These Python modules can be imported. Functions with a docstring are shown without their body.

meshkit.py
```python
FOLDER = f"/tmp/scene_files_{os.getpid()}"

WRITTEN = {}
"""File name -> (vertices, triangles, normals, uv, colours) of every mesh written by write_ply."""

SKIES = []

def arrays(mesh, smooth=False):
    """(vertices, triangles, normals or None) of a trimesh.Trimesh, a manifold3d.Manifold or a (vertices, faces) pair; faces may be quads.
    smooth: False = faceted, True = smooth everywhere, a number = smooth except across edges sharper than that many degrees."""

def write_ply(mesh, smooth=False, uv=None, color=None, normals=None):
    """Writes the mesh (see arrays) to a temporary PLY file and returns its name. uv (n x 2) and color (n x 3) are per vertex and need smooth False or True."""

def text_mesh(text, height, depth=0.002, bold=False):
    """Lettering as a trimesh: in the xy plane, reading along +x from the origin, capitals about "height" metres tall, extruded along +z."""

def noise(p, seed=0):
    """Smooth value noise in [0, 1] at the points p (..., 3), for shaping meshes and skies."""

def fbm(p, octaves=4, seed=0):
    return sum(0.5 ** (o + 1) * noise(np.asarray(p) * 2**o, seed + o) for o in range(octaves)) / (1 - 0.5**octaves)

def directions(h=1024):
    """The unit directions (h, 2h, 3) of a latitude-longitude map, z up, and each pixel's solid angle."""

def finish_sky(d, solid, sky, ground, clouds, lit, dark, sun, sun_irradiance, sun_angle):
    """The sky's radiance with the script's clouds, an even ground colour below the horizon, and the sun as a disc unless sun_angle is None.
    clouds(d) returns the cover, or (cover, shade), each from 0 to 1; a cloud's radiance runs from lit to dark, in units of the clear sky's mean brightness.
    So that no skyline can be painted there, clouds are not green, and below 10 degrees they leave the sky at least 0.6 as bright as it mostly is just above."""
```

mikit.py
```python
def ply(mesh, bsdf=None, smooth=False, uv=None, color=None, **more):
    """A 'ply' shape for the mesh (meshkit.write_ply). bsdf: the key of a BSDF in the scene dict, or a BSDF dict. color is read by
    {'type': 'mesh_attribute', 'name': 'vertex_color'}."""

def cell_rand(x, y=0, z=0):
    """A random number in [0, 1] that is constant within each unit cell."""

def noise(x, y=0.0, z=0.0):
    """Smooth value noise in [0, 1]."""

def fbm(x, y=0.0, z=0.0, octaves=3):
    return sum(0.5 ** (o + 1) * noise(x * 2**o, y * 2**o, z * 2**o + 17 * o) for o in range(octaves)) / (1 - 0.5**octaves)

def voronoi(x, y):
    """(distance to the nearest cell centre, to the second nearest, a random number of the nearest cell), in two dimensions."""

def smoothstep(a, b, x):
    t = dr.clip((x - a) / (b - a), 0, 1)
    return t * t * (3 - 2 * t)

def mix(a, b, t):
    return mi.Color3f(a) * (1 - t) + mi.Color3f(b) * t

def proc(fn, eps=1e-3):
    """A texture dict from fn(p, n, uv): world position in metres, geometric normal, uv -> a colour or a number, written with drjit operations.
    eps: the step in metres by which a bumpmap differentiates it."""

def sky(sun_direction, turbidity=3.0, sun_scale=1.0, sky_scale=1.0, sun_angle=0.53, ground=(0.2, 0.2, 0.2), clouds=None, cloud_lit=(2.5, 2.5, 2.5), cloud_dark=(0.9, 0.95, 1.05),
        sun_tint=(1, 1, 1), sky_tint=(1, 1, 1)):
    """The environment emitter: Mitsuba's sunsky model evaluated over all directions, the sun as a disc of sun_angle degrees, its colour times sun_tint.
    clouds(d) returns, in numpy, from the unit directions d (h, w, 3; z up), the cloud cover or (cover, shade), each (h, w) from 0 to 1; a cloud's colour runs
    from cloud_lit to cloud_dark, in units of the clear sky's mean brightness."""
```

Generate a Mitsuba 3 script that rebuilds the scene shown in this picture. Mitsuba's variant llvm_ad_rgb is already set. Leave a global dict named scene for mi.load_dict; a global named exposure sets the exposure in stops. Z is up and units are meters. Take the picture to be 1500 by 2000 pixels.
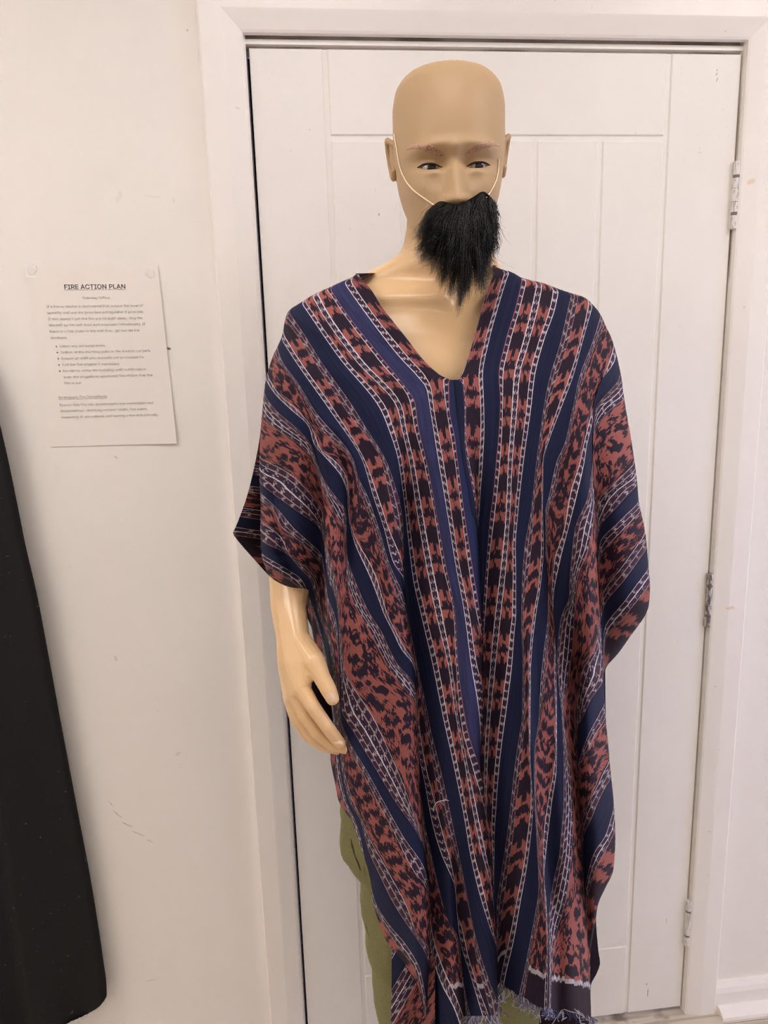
import math, random
import numpy as np, trimesh, manifold3d as m3
import drjit as dr, mitsuba as mi
import mikit, meshkit
from scipy.interpolate import PchipInterpolator
from scipy.spatial import cKDTree
from shapely.geometry import Polygon

random.seed(7); RNG = np.random.default_rng(7)
scene, labels = {'type': 'scene'}, {}
T = mi.ScalarTransform4f

# ---------------------------------------------------------------- camera, lamps, exposure
CAM = np.array([0.0626, -1.3335, 1.4770]); FOC, YAW, PITCH, ROLL = 1424.2, 0.10194, 0.20585, -0.02972
FW = np.array([math.sin(YAW)*math.cos(PITCH), math.cos(YAW)*math.cos(PITCH), -math.sin(PITCH)])
_r = np.array([math.cos(YAW), -math.sin(YAW), 0]); _u = np.cross(_r, FW)
RT, UP = math.cos(ROLL)*_r + math.sin(ROLL)*_u, -math.sin(ROLL)*_r + math.cos(ROLL)*_u
scene['camera'] = {'type': 'perspective', 'fov': math.degrees(2*math.atan(750/FOC)), 'fov_axis': 'x', 'near_clip': 0.02,
                   'to_world': T().look_at(origin=CAM.tolist(), target=(CAM+FW).tolist(), up=UP.tolist())}
exposure = 0.0
LAMP = [1.0, 0.93, 0.90]
LAMP_POWER = 13.3
# ceiling panels: (x, y, power)
PANELS = [(1.30, -0.95, 0.72), (0.10, -0.95, 0.42), (-1.10, -0.95, 0.87), (1.30, -2.75, 0.50), (0.10, -2.75, 0.50), (-1.10, -2.75, 0.55)]
scene['sky'] = {'type': 'constant', 'radiance': {'type': 'rgb', 'value': [2.3, 2.8, 4.9]}}   # daylight outside the window of the right wall

def at(x, y, F):
    """the point seen at pixel x, y that stands F metres in front of the door's face"""
    x, y, F = np.broadcast_arrays(np.asarray(x, float), y, F)
    d = FW*FOC + RT*(x[..., None]-750) - UP*(y[..., None]-1000)
    return CAM + d*((-F-CAM[1])/d[..., 1])[..., None]

# ---------------------------------------------------------------- helpers
def lin(r, g, b):
    c = np.array([r, g, b])/255.0
    return np.where(c < .04045, c/12.92, ((c+.055)/1.055)**2.4).tolist()
def rgb(v): return {'type': 'rgb', 'value': list(map(float, v))}
def mat(name, color, rough=0.6, spec=0.5, **more):
    base = color if isinstance(color, dict) else rgb(color)
    scene[name] = {'type': 'twosided', 'bsdf': {'type': 'principled', 'base_color': base, 'roughness': rough, 'specular': spec, **more}}
    return name
def key_of(name, parent=None):
    k = f'{parent}__{name}' if parent else name
    if k not in scene and k not in labels: return k
    i = 1
    while f'{k}_{i:03d}' in scene or f'{k}_{i:03d}' in labels: i += 1
    return f'{k}_{i:03d}'
def obj(name, mesh, m, parent=None, smooth=False, label=None, cat=None, kind=None, group=None, **kw):
    k = key_of(name, parent)
    scene[k] = mikit.ply(mesh, m, smooth=smooth, **kw)
    d = {a: b for a, b in (('label', label), ('category', cat), ('kind', kind), ('group', group)) if b}
    if d: labels[k] = d
    return k
def thing(name, label, cat=None, kind=None, group=None):
    k = key_of(name); labels[k] = {a: b for a, b in (('label', label), ('category', cat), ('kind', kind), ('group', group)) if b}
    return k
def cat(*ms): return trimesh.util.concatenate(list(ms))
def box(x0, x1, y0, y1, z0, z1):
    b = trimesh.creation.box([x1-x0, y1-y0, z1-z0]); b.apply_translation([(x0+x1)/2, (y0+y1)/2, (z0+z1)/2]); return b
def bevel_box(x0, x1, y0, y1, z0, z1, r=.002):
    """box whose edges towards -y (the room) are chamfered"""
    v = np.array([[x0, y1, z0], [x1, y1, z0], [x1, y1, z1], [x0, y1, z1], [x0, y0+r, z0], [x1, y0+r, z0], [x1, y0+r, z1], [x0, y0+r, z1],
                  [x0+r, y0, z0+r], [x1-r, y0, z0+r], [x1-r, y0, z1-r], [x0+r, y0, z1-r]])
    q = [[3, 2, 1, 0]]
    for a, b in ((0, 4), (4, 8)):
        for i in range(4): j = (i+1) % 4; q.append([a+i, a+j, b+j, b+i])
    q.append([8, 9, 10, 11])
    f = [[a, b, c] for a, b, c, d in q]+[[a, c, d] for a, b, c, d in q]
    return trimesh.Trimesh(v, f, process=False)
def tube(pts, rad, sides=8, caps=True):
    p = np.asarray(pts, float); n = len(p); rad = np.broadcast_to(np.asarray(rad, float), (n,))
    t = np.gradient(p, axis=0); t /= np.linalg.norm(t, axis=1, keepdims=True)+1e-12
    a = np.cross(t, [0.31, 0.2, .93]); a /= np.linalg.norm(a, axis=1, keepdims=True)+1e-12
    b = np.cross(t, a); th = np.arange(sides)*2*np.pi/sides
    v = (p[:, None]+rad[:, None, None]*(np.cos(th)[None, :, None]*a[:, None]+np.sin(th)[None, :, None]*b[:, None])).reshape(-1, 3)
    f = []
    for i in range(n-1):
        for j in range(sides):
            k = (j+1) % sides; A, B, C, D = i*sides+j, i*sides+k, (i+1)*sides+k, (i+1)*sides+j
            f += [[A, B, C], [A, C, D]]
    if caps:
        v = np.vstack([v, p[0], p[-1]]); c0, c1 = len(v)-2, len(v)-1
        for j in range(sides):
            k = (j+1) % sides; f += [[c0, k, j], [c1, (n-1)*sides+j, (n-1)*sides+k]]
    return trimesh.Trimesh(v, f, process=False)
def spline(pts, n):
    p = np.asarray(pts, float); t = np.r_[0, np.cumsum(np.linalg.norm(np.diff(p, axis=0), axis=1))]
    return PchipInterpolator(t, p)(np.linspace(0, t[-1], n))
def extrude_z(poly_xy, z0, z1):
    m = trimesh.creation.extrude_polygon(Polygon(poly_xy), z1-z0, engine='earcut'); m.apply_translation([0, 0, z0]); return m
def prism(profile, A, B, miterA=None, miterB=None):
    """profile: list of points given as functions of the end -> loft between two lists of 3-D points"""
    A, B = np.asarray(A), np.asarray(B); n = len(A); v = np.vstack([A, B]); f = []
    for i in range(n):
        j = (i+1) % n; f += [[i, j, n+j], [i, n+j, n+i]]
    for i in range(1, n-1): f += [[0, i+1, i], [n, n+i, n+i+1]]
    m = trimesh.Trimesh(v, f, process=False); trimesh.repair.fix_normals(m); return m

# ---------------------------------------------------------------- wall, door and floor materials
def paint(base, scuff, amount, seed, marks=()):
    def fn(p, n, uv):
        a = mikit.fbm(p.x*3+seed, p.z*3, p.y*3)
        b = mikit.fbm(p.x*26+seed, p.z*19, p.y*20)
        spot = mikit.smoothstep(.875, .92, mikit.fbm(p.x*170+seed*3, p.z*140, p.y*150, 2))*mikit.smoothstep(.50, .62, a)
        c = mikit.mix(base, [x*.955 for x in base], mikit.smoothstep(.35, .7, a))
        c = mikit.mix(c, [x*.97 for x in base], b)
        c = mikit.mix(c, scuff, spot*amount)
        for (X, Y, rx, rz, ang, col, k) in marks:          # single stains and scuffs at their own places
            q = at(X, Y, .015); dx, dz = p.x-float(q[0]), p.z-float(q[2]); ca, sa = math.cos(ang), math.sin(ang)
            u, v = (dx*ca+dz*sa)/rx, (dz*ca-dx*sa+.0015*(mikit.noise(p.x*300, p.z*300, 1.0)-.5))/rz
            r = u*u+v*v+.9*(mikit.noise(p.x*420, p.z*420, 3.0)-.5)
            c = mikit.mix(c, col, k*mikit.smoothstep(1.1, .55, r))
        return c
    return mikit.proc(fn)
GREY, OCHRE, BROWN = [.42, .39, .36], [.66, .46, .25], [.30, .22, .16]
WM = [(212, 1578, .010, .0012, -1.0, GREY, .55), (226, 1600, .013, .0013, -.85, GREY, .6), (245, 1620, .013, .0016, -.65, GREY, .6), (268, 1638, .014, .0014, -.55, GREY, .6), (290, 1652, .008, .001, -.5, GREY, .5),
      (327, 681, .0040, .0020, -.5, [.10, .08, .06], .9), (317, 678, .004, .0012, -.2, [.2, .16, .12], .7), (225, 386, .003, .005, 0, GREY, .16), (230, 376, .004, .008, 0, GREY, .14), (295, 380, .016, .0016, -.1, GREY, .16),
      (336, 388, .0015, .004, 0, GREY, .22), (345, 1480, .006, .004, .6, GREY, .3), (222, 1292, .003, .006, .3, GREY, .35), (292, 1926, .012, .001, .15, GREY, .4), (363, 51, .0015, .0015, 0, BROWN, .6), (222, 895, .004, .0015, -.6, GREY, .5)]
AM = [(1465, 355, .008, .0045, .3, OCHRE, .5), (1424, 1186, .011, .0035, .1, OCHRE, .5), (1452, 600, .003, .002, 0, GREY, .3), (1384, 1622, .005, .0015, 0, OCHRE, .5), (1396, 1340, .002, .002, 0, GREY, .5), (465, 212, .004, .0012, 0, GREY, .4),
      (1417, 61, .0016, .0012, 0, GREY, .6), (1436, 100, .002, .002, 0, BROWN, .4), (593, 1560, .0016, .0016, 0, BROWN, .5)]
DM = [(1410, 130, .0022, .0012, 1.2, BROWN, .6), (1409, 139, .0032, .0014, 1.2, BROWN, .6), (1410, 149, .004, .0014, 1.3, BROWN, .6), (1271, 1950, .0012, .012, 0, BROWN, .8), (1269, 1933, .002, .002, 0, BROWN, .7), (1308, 1808, .0012, .010, 0, GREY, .5),
      (742, 416, .0018, .0026, 0, BROWN, .6), (1249, 254, .0012, .0012, 0, BROWN, .5), (605, 248, .0014, .0014, 0, BROWN, .4)]
mat('wall_paint', paint([.80, .775, .74], [.56, .52, .48], .3, 3.1, WM), .55, .4)
mat('gloss_paint', paint([.83, .80, .765], [.55, .50, .45], .35, 11.7, AM), .32, .5)
mat('door_paint', paint([.81, .79, .755], [.55, .50, .46], .35, 23.3, DM), .38, .45)
def mottled_grey(p, n, uv):
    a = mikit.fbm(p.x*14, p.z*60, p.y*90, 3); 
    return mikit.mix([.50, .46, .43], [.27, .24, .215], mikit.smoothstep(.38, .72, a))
mat('mottled_grey_paint', mikit.proc(mottled_grey), .5, .4)  # mottled darker grey for the head lining
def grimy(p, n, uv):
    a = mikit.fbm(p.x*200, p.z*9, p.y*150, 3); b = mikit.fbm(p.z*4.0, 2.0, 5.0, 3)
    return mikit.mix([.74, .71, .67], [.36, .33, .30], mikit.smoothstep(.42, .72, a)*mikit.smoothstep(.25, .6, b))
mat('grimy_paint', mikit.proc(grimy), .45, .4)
mat('dark_gap', [.008, .007, .006], .9, .1)
mat('ceiling_paint', [.80, .79, .77], .8, .2)
def hinge_metal(p, n, uv):
    a = mikit.fbm(p.x*240, p.z*90, p.y*240, 3)
    return mikit.mix([.55, .51, .47], [.17, .15, .135], mikit.smoothstep(.40, .66, a))
mat('hinge_metal', mikit.proc(hinge_metal), .3, .5, metallic=.65)
def hinge_white(p, n, uv):
    a = mikit.fbm(p.x*500, p.z*110, p.y*500, 3)
    return mikit.mix([.72, .70, .68], [.33, .31, .29], mikit.smoothstep(.50, .78, a))
mat('ring_dark', [.20, .18, .16], .4, .5, metallic=.4)
mat('hinge_painted', mikit.proc(hinge_white), .4, .5, metallic=.15)
def planks(p, n, uv):
    g = mikit.fbm(p.x*7, p.y*160, 1.0, 3); h = mikit.fbm(p.x*2.5, p.y*30, 4.0, 3)
    d = mikit.smoothstep(.55, .8, mikit.fbm(p.x*30, p.y*30, 2., 3))*mikit.smoothstep(-.09, -.0, p.y)
    c = mikit.mix([.56, .49, .40], [.36, .30, .23], mikit.smoothstep(.35, .7, g))
    c = mikit.mix(c, [.60, .54, .46], h*.5)
    return mikit.mix(c, [.16, .12, .08], d*.8)
mat('plank_vinyl', mikit.proc(planks), .5, .4)

# ---------------------------------------------------------------- the room
DW, DH = 0.8512, 1.981                       # door leaf
FL = -0.009                                  # floor level
XL, XR, YB, ZC = -1.9, 2.1, -4.3, 2.45
AO = 0.076                                   # outer edge of the architrave from the leaf's edge
wl = cat(box(XL-.1, -.008-.02, 0, .12, FL, ZC), box(DW+.028, XR+.1, 0, .12, FL, ZC), box(-.028, DW+.028, 0, .12, DH+.028, ZC))
obj('wall_back', wl, 'wall_paint', kind='structure', label='off-white painted wall around the closed door')
obj('wall_left', box(XL-.1, XL, YB, 0, FL, ZC), 'wall_paint', kind='structure')
obj('wall_rear', box(XL-.1, XR+.1, YB-.1, YB, FL, ZC), 'wall_paint', kind='structure')
wy0, wy1, wz0, wz1 = -1.55, -.55, .35, 1.35   # window opening of the right wall
obj('wall_right', cat(box(XR, XR+.1, YB, wy0, FL, ZC), box(XR, XR+.1, wy1, 0, FL, ZC), box(XR, XR+.1, wy0, wy1, FL, wz0), box(XR, XR+.1, wy0, wy1, wz1, ZC)),
    'wall_paint', kind='structure')
obj('window_1', cat(box(XR+.02, XR+.07, wy0, wy0+.05, wz0, wz1), box(XR+.02, XR+.07, wy1-.05, wy1, wz0, wz1), box(XR+.02, XR+.07, wy0+.05, wy1-.05, wz0, wz0+.05),
    box(XR+.02, XR+.07, wy0+.05, wy1-.05, wz1-.05, wz1)), 'gloss_paint', kind='structure')
scene['pane_glass'] = {'type': 'thindielectric'}
obj('pane', box(XR+.044, XR+.046, wy0+.05, wy1-.05, wz0+.05, wz1-.05), 'pane_glass', parent='window_1')
obj('ceiling', box(XL-.1, XR+.1, YB-.1, .12, ZC, ZC+.1), 'ceiling_paint', kind='structure')
obj('floor', box(XL-.1, XR+.1, YB-.1, .12, FL-.05, FL-.003), 'dark_gap', kind='structure', label='pale wood-look floor at the foot of the door')
k, y = 0, .1
while y > YB:                                 # planks run along the door wall
    x = XL - [0, .4, .8, .2][k % 4]
    while x < XR:
        x0, x1 = max(x, XL), min(x+1.22, XR)
        obj('plank', bevel_box(x0+.0006, x1-.0006, 0, .003, -(y-.0006), -(y-.148+.0006), .0008).apply_transform([[1, 0, 0, 0], [0, 0, -1, 0], [0, 1, 0, FL-.003], [0, 0, 0, 1]]) if False else
            box(x0+.0006, x1-.0006, y-.148+.0006, y-.0006, FL-.003, FL), 'plank_vinyl', parent='floor')
        x += 1.22
    y -= .148; k += 1
# ceiling panel lamps
scene['lamp_diffuser'] = {'type': 'diffuse', 'reflectance': rgb([.8, .8, .8])}
for px, py, pw in PANELS:
    t = thing('ceiling_light', f'square white ceiling panel light, {["left", "middle", "right"][(px > -.5)+(px > .7)]} one of the row {"nearest the door" if py > -2 else "farther from the door"}', 'ceiling light', group='square ceiling panel lights')
    fr = cat(*[box(px-.31, px+.31, py+s*.30-.01, py+s*.30+.01, ZC-.012, ZC) for s in (-1, 1)], *[box(px+s*.30-.01, px+s*.30+.01, py-.29, py+.29, ZC-.012, ZC) for s in (-1, 1)])
    obj('frame', fr, 'gloss_paint', parent=t)
    q = trimesh.Trimesh([[px-.29, py-.29, ZC-.006], [px+.29, py-.29, ZC-.006], [px+.29, py+.29, ZC-.006], [px-.29, py+.29, ZC-.006]], [[0, 2, 1], [0, 3, 2]], process=False)
    obj('diffuser', q, 'lamp_diffuser', parent=t)
    scene[t+'__diffuser']['emitter'] = {'type': 'area', 'radiance': rgb([c*pw*LAMP_POWER for c in LAMP])}

# ---------------------------------------------------------------- door, lining, architrave, hinges
d = 'door_1'; labels[d] = {'kind': 'structure', 'label': 'white grooved interior door behind the mannequin'}
obj('core', box(0, DW, .003, .040, 0, DH), 'door_paint', parent=d)
g = .0044; gx = [.1235, .7195]; gz = [.1825, 1.8455]
mid = [.2465, .365, .4825, .6]
def board(n, x0, x1, z0, z1): obj(n, bevel_box(x0, x1, 0, .0032, z0, z1, .0016), 'door_paint', parent=d)
board('stile', 0, gx[0]-g, 0, DH); board('stile', gx[1]+g, DW, 0, DH)
board('rail', gx[0]+g, gx[1]-g, gz[1]+g, DH); board('rail', gx[0]+g, gx[1]-g, 0, gz[0]-g)
xs = [gx[0]]+mid+[gx[1]]
for a, b in zip(xs[:-1], xs[1:]): board('panel', a+g, b-g, gz[0]+g, gz[1]-g)
# lining (jamb): leaf stands 5 mm off it on the lock side
G = .0052
li = [('trim_1', 'painted door lining on the lock side', cat(box(-.030, -G, -.0005, .12, FL, DH+.030))),
      ('trim_2', 'painted door lining on the hinge side', cat(box(DW+.0025, DW+.030, -.0005, .12, FL, DH+.030)))]
for n, lb, m in li: obj(n, m, 'gloss_paint' if n == 'trim_1' else 'grimy_paint', kind='structure', label=lb)
obj('trim_3', box(-G, DW+.0025, .012, .12, DH+.0045, DH+.030), 'mottled_grey_paint', kind='structure', label='mottled grey head lining above the door')
obj('lip', box(-G, DW+.0025, .003, .012, DH+.0068, DH+.0142), 'gloss_paint', parent='trim_3')
obj('door_stop', cat(box(-.02, .012, .0445, .06, FL, DH), box(DW-.012, DW+.02, .0445, .06, FL, DH), box(0, DW, .0445, .06, DH-.012, DH+.02)), 'dark_gap', parent=d)
obj('threshold', box(-.03, DW+.03, .05, .12, FL, FL+.004), 'dark_gap', parent=d)
# architrave: bevelled inside edge, profile (offset from the opening, projection)
PROF = [(.010, 0), (.010, .0115), (.0135, .0135), (.0385, .0193), (.0425, .0200), (.0765, .0200), (.0795, .0175), (.0795, 0)]
def arch_pts(side, z=None, miter=False):
    out = []
    for o, p in PROF:
        if side == 'L': out.append([-o+.002, -p, (DH+.0085+o) if miter else z])
        if side == 'R': out.append([DW+o-.006, -p, (DH+.0085+o) if miter else z])
        if side == 'TL': out.append([-o+.002, -p, DH+.0085+o])
        if side == 'TR': out.append([DW+o-.006, -p, DH+.0085+o])
    return out
obj('trim_4', prism(None, arch_pts('L', FL), arch_pts('L', miter=True)), 'gloss_paint', kind='structure', label='white bevelled architrave left of the door')
obj('trim_5', prism(None, arch_pts('R', FL), arch_pts('R', miter=True)), 'gloss_paint', kind='structure', label='white bevelled architrave right of the door')
obj('trim_6', prism(None, arch_pts('TL'), arch_pts('TR')), 'gloss_paint', kind='structure', label='white bevelled architrave above the door')
# skirting with a floor strip in front
for n, x0, x1 in (('baseboard_right', DW+.0715, XR), ('baseboard_left', XL, -.0755)):
    pr = [(0, FL), (-.017, FL), (-.017, .040), (-.013, .050), (-.006, .060), (0, .060)]
    pts = lambda x: [[x, a, b] for a, b in pr]
    obj(n, prism(None, pts(x0), pts(x1)), 'gloss_paint', kind='structure', label='white skirting board beside the door frame')
    pr2 = [(-.017, FL), (-.042, FL), (-.040, FL+.006), (-.026, FL+.016), (-.017, FL+.018)]
    pts2 = lambda x: [[x, a, b] for a, b in pr2]
    obj('floor_strip', prism(None, pts2(x0+.008), pts2(x1)), 'gloss_paint', parent=n)
hn = ['white-painted worn butt hinge at the top of the door', 'bare steel butt hinge halfway up the door', 'white-painted butt hinge low on the door near the floor']
for (z0, z1), lb, hm in zip(((1.691, 1.806), (.926, 1.039), (.171, .285)), hn, ('hinge_painted', 'hinge_metal', 'hinge_painted')):
    t = thing('hinge', lb, 'hinge', group=None); xh, yh, r = DW+.0005, -.0062, .0062
    L = z1-z0; cuts = [0, .205, .245, .40, .60, .755, .795, 1.0]
    for i in range(7):
        a, b = z0+L*cuts[i]+.0003, z0+L*cuts[i+1]-.0003
        ring = i in (1, 5)
        c = trimesh.creation.cylinder(r*(.86 if ring else 1), b-a, sections=20); c.apply_translation([xh, yh, (a+b)/2])
        obj('bearing_ring' if ring else 'knuckle', c, 'ring_dark' if ring else hm, parent=t, smooth=40)
    obj('leaf', cat(box(xh-.004, xh-.0002, yh+.003, .03, z0, z1), box(xh+.0006, xh+.003, yh+.003, .03, z0, z1)), hm, parent=t)

# ---------------------------------------------------------------- the notice on the wall
mat('laminate', [.80, .765, .73], .16, .5)
mat('toner', [.07, .06, .055], .6, .3)
mat('putty', [.745, .722, .705], .5, .3)
mat('wall_dirt', [.10, .08, .07], .9, .1)
nt = thing('notice', 'laminated white fire action notice fixed to the wall left of the door', 'notice')
cs = np.array([at(50, 517, .003), at(308, 517, .003), at(346, 866, .003), at(98, 873, .003)])
TLc, TRc, BRc, BLc = cs
def npt(u, v, lift=0.0):
    p = (1-u)*(1-v)*TLc+u*(1-v)*TRc+u*v*BRc+(1-u)*v*BLc
    lift += .0010+.004*max(0, (u-.55)/.45)**2*max(0, (v-.1))+.0012*math.sin(v*7)*u   # the sheet stands a little off the wall
    return np.array([p[0], -lift-.0006, p[2]])
nu, nv = 16, 24
gv = np.array([npt(i/nu, j/nv) for j in range(nv+1) for i in range(nu+1)]); gb = gv+[0, .0006, 0]
gf = []
for j in range(nv):
    for i in range(nu):
        a = j*(nu+1)+i; gf += [[a, a+nu+1, a+nu+2], [a, a+nu+2, a+1]]
gf = np.array(gf); m_ = trimesh.Trimesh(np.vstack([gv, gb]), np.vstack([gf, gf[:, ::-1]+len(gv)]), process=False)
obj('sheet', m_, 'laminate', parent=nt, smooth=True)
def nuv(X, Y):  # crop-pixel of the 3.75x view -> sheet coordinates
    x, y = X/3.75, 480+Y/3.75
    P = at(x, y, .003)
    M = np.c_[(TRc-TLc)[[0, 2]], (BLc-TLc)[[0, 2]]]
    return np.linalg.solve(M, (P-TLc)[[0, 2]])
def write(text, X0, Y0, X1, Y1, capmm, bold=False, underline=False, parent=nt, name='lettering'):
    """one line of print whose baseline runs from (X0, Y0) to (X1, Y1) in that view"""
    u0, v0 = nuv(X0, Y0); u1, v1 = nuv(X1, Y1)
    tm = meshkit.text_mesh(text, capmm/1000, .00012, bold); w = tm.bounds[1][0]-min(0, tm.bounds[0][0])
    W_, H_ = np.linalg.norm(TRc-TLc), np.linalg.norm(BLc-TLc)
    v = np.array(tm.vertices); out = []
    L = math.hypot((u1-u0)*W_, (v1-v0)*H_)
    for x, y, z in v:
        f = x/w; uu = u0+(u1-u0)*f; vv = v0+(v1-v0)*f-y/H_
        out.append(npt(uu, vv, .00005+z))
    ms = [trimesh.Trimesh(out, tm.faces, process=False)]
    if underline:
        qs = [npt(u0+(u1-u0)*a, v0+(v1-v0)*a+(.0012+b)/H_, .0001) for b in (0, .00055) for a in np.linspace(0, 1, 9)]
        ms.append(trimesh.Trimesh(qs, [[i, 9+i, 10+i] for i in range(8)]+[[i, 10+i, 1+i] for i in range(8)], process=False))
    return cat(*ms)
obj('heading', write('FIRE ACTION PLAN', 467, 318, 918, 314, 7.3, True, True), 'toner', parent=nt)
body = [('Pathway Office', 602, 392, 802, 390), ('If a fire or smoke is discovered first assess the level of', 338, 455, 1046, 448),
        ('severity and use the provided extinguisher if possible.', 343, 500, 1052, 493), ("If this doesn't put the fire out straight away, ring the", 349, 546, 1042, 538),
        ('fire bell by the exit door and evacuate immediately. If', 355, 591, 1061, 583), ('there is a fire close to the exit door, go out via the', 360, 637, 1018, 628), ('windows.', 366, 683, 491, 682),
        ('Leave any personal items', 434, 745, 766, 740), ('Gather at the meeting point in the church car park', 441, 790, 1096, 778), ('Ensure all staff and students are accounted for', 447, 835, 1052, 825),
        ('Call the fire brigade if necessary', 453, 880, 868, 874), ('Do not re-enter the building until confirmation', 458, 926, 1064, 914), ('from the brigade or appointed fire officer that the', 463, 972, 1110, 957), ('fire is out', 469, 1015, 591, 1013),
        ('Ensure that fire risk assessments are undertaken and', 434, 1177, 1113, 1161), ('implemented; checking escape routes, fire alarm,', 439, 1220, 1071, 1205), ('reviewing of procedures and having a fire drill annually.', 445, 1266, 1155, 1248)]
for b in body: obj('text_line', write(*b, 4.1), 'toner', parent=nt)
obj('subheading', write('Emergency Fire Procedures', 427, 1121, 778, 1112, 4.1, False, True), 'toner', parent=nt)
dots = []
for X, Y in ((410, 738), (417, 783), (424, 828), (429, 874), (435, 919)):
    u, v = nuv(X, Y); c = trimesh.creation.icosphere(2, .0013); c.vertices *= [1, .25, 1]; c.apply_translation(npt(u, v, .0001)); obj('bullet', c, 'toner', parent=nt)
def blob(p, sx, sz, sy, m, parent, name, seed=0):
    s = trimesh.creation.icosphere(2); n = meshkit.noise(s.vertices*2.2+seed*9.1, seed)
    s.vertices *= (.75+.5*n)[:, None]*np.array([sx, sy, sz]); s.apply_translation(p); return obj(name, s, m, parent=parent, smooth=True)
blob(npt(*nuv(228, 180), .0), .0085, .010, .0012, 'putty', nt, 'adhesive_lump', 1)
blob(npt(*nuv(1098, 205), .0), .0075, .0075, .0010, 'putty', nt, 'adhesive_lump', 2)
mat('tape', [.85, .84, .82], .05, .6)
tp = [npt(*nuv(X, Y), .0004) for X, Y in ((178, 135), (256, 138), (258, 232), (186, 232))]
obj('clear_tape', trimesh.Trimesh(tp, [[0, 2, 1], [0, 3, 2]], process=False), 'tape', parent=nt)

# ---------------------------------------------------------------- the mannequin: head, neck, torso, arms as one skin
MQ = 'mannequin'
labels[MQ] = {'label': 'bald tan mannequin with false black beard in a striped ikat poncho before the door', 'category': 'mannequin'}
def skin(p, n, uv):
    a = mikit.fbm(p.x*9, p.z*9, p.y*9, 3); k = 1-.42*mikit.smoothstep(1.575, 1.655, p.z)       # base colour darkens from the neck up to the head
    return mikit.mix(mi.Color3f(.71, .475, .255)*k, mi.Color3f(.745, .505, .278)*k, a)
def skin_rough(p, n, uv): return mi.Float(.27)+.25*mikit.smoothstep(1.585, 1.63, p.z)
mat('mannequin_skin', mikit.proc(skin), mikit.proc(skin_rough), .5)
mat('eye_white', [.33, .31, .31], .2, .5)
mat('iris_dark', [.014, .011, .011], .12, .3)
mat('nail_gloss', [.74, .53, .36], .2, .5)
mat('lash_dark', [.022, .015, .013], .6, .2)
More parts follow.
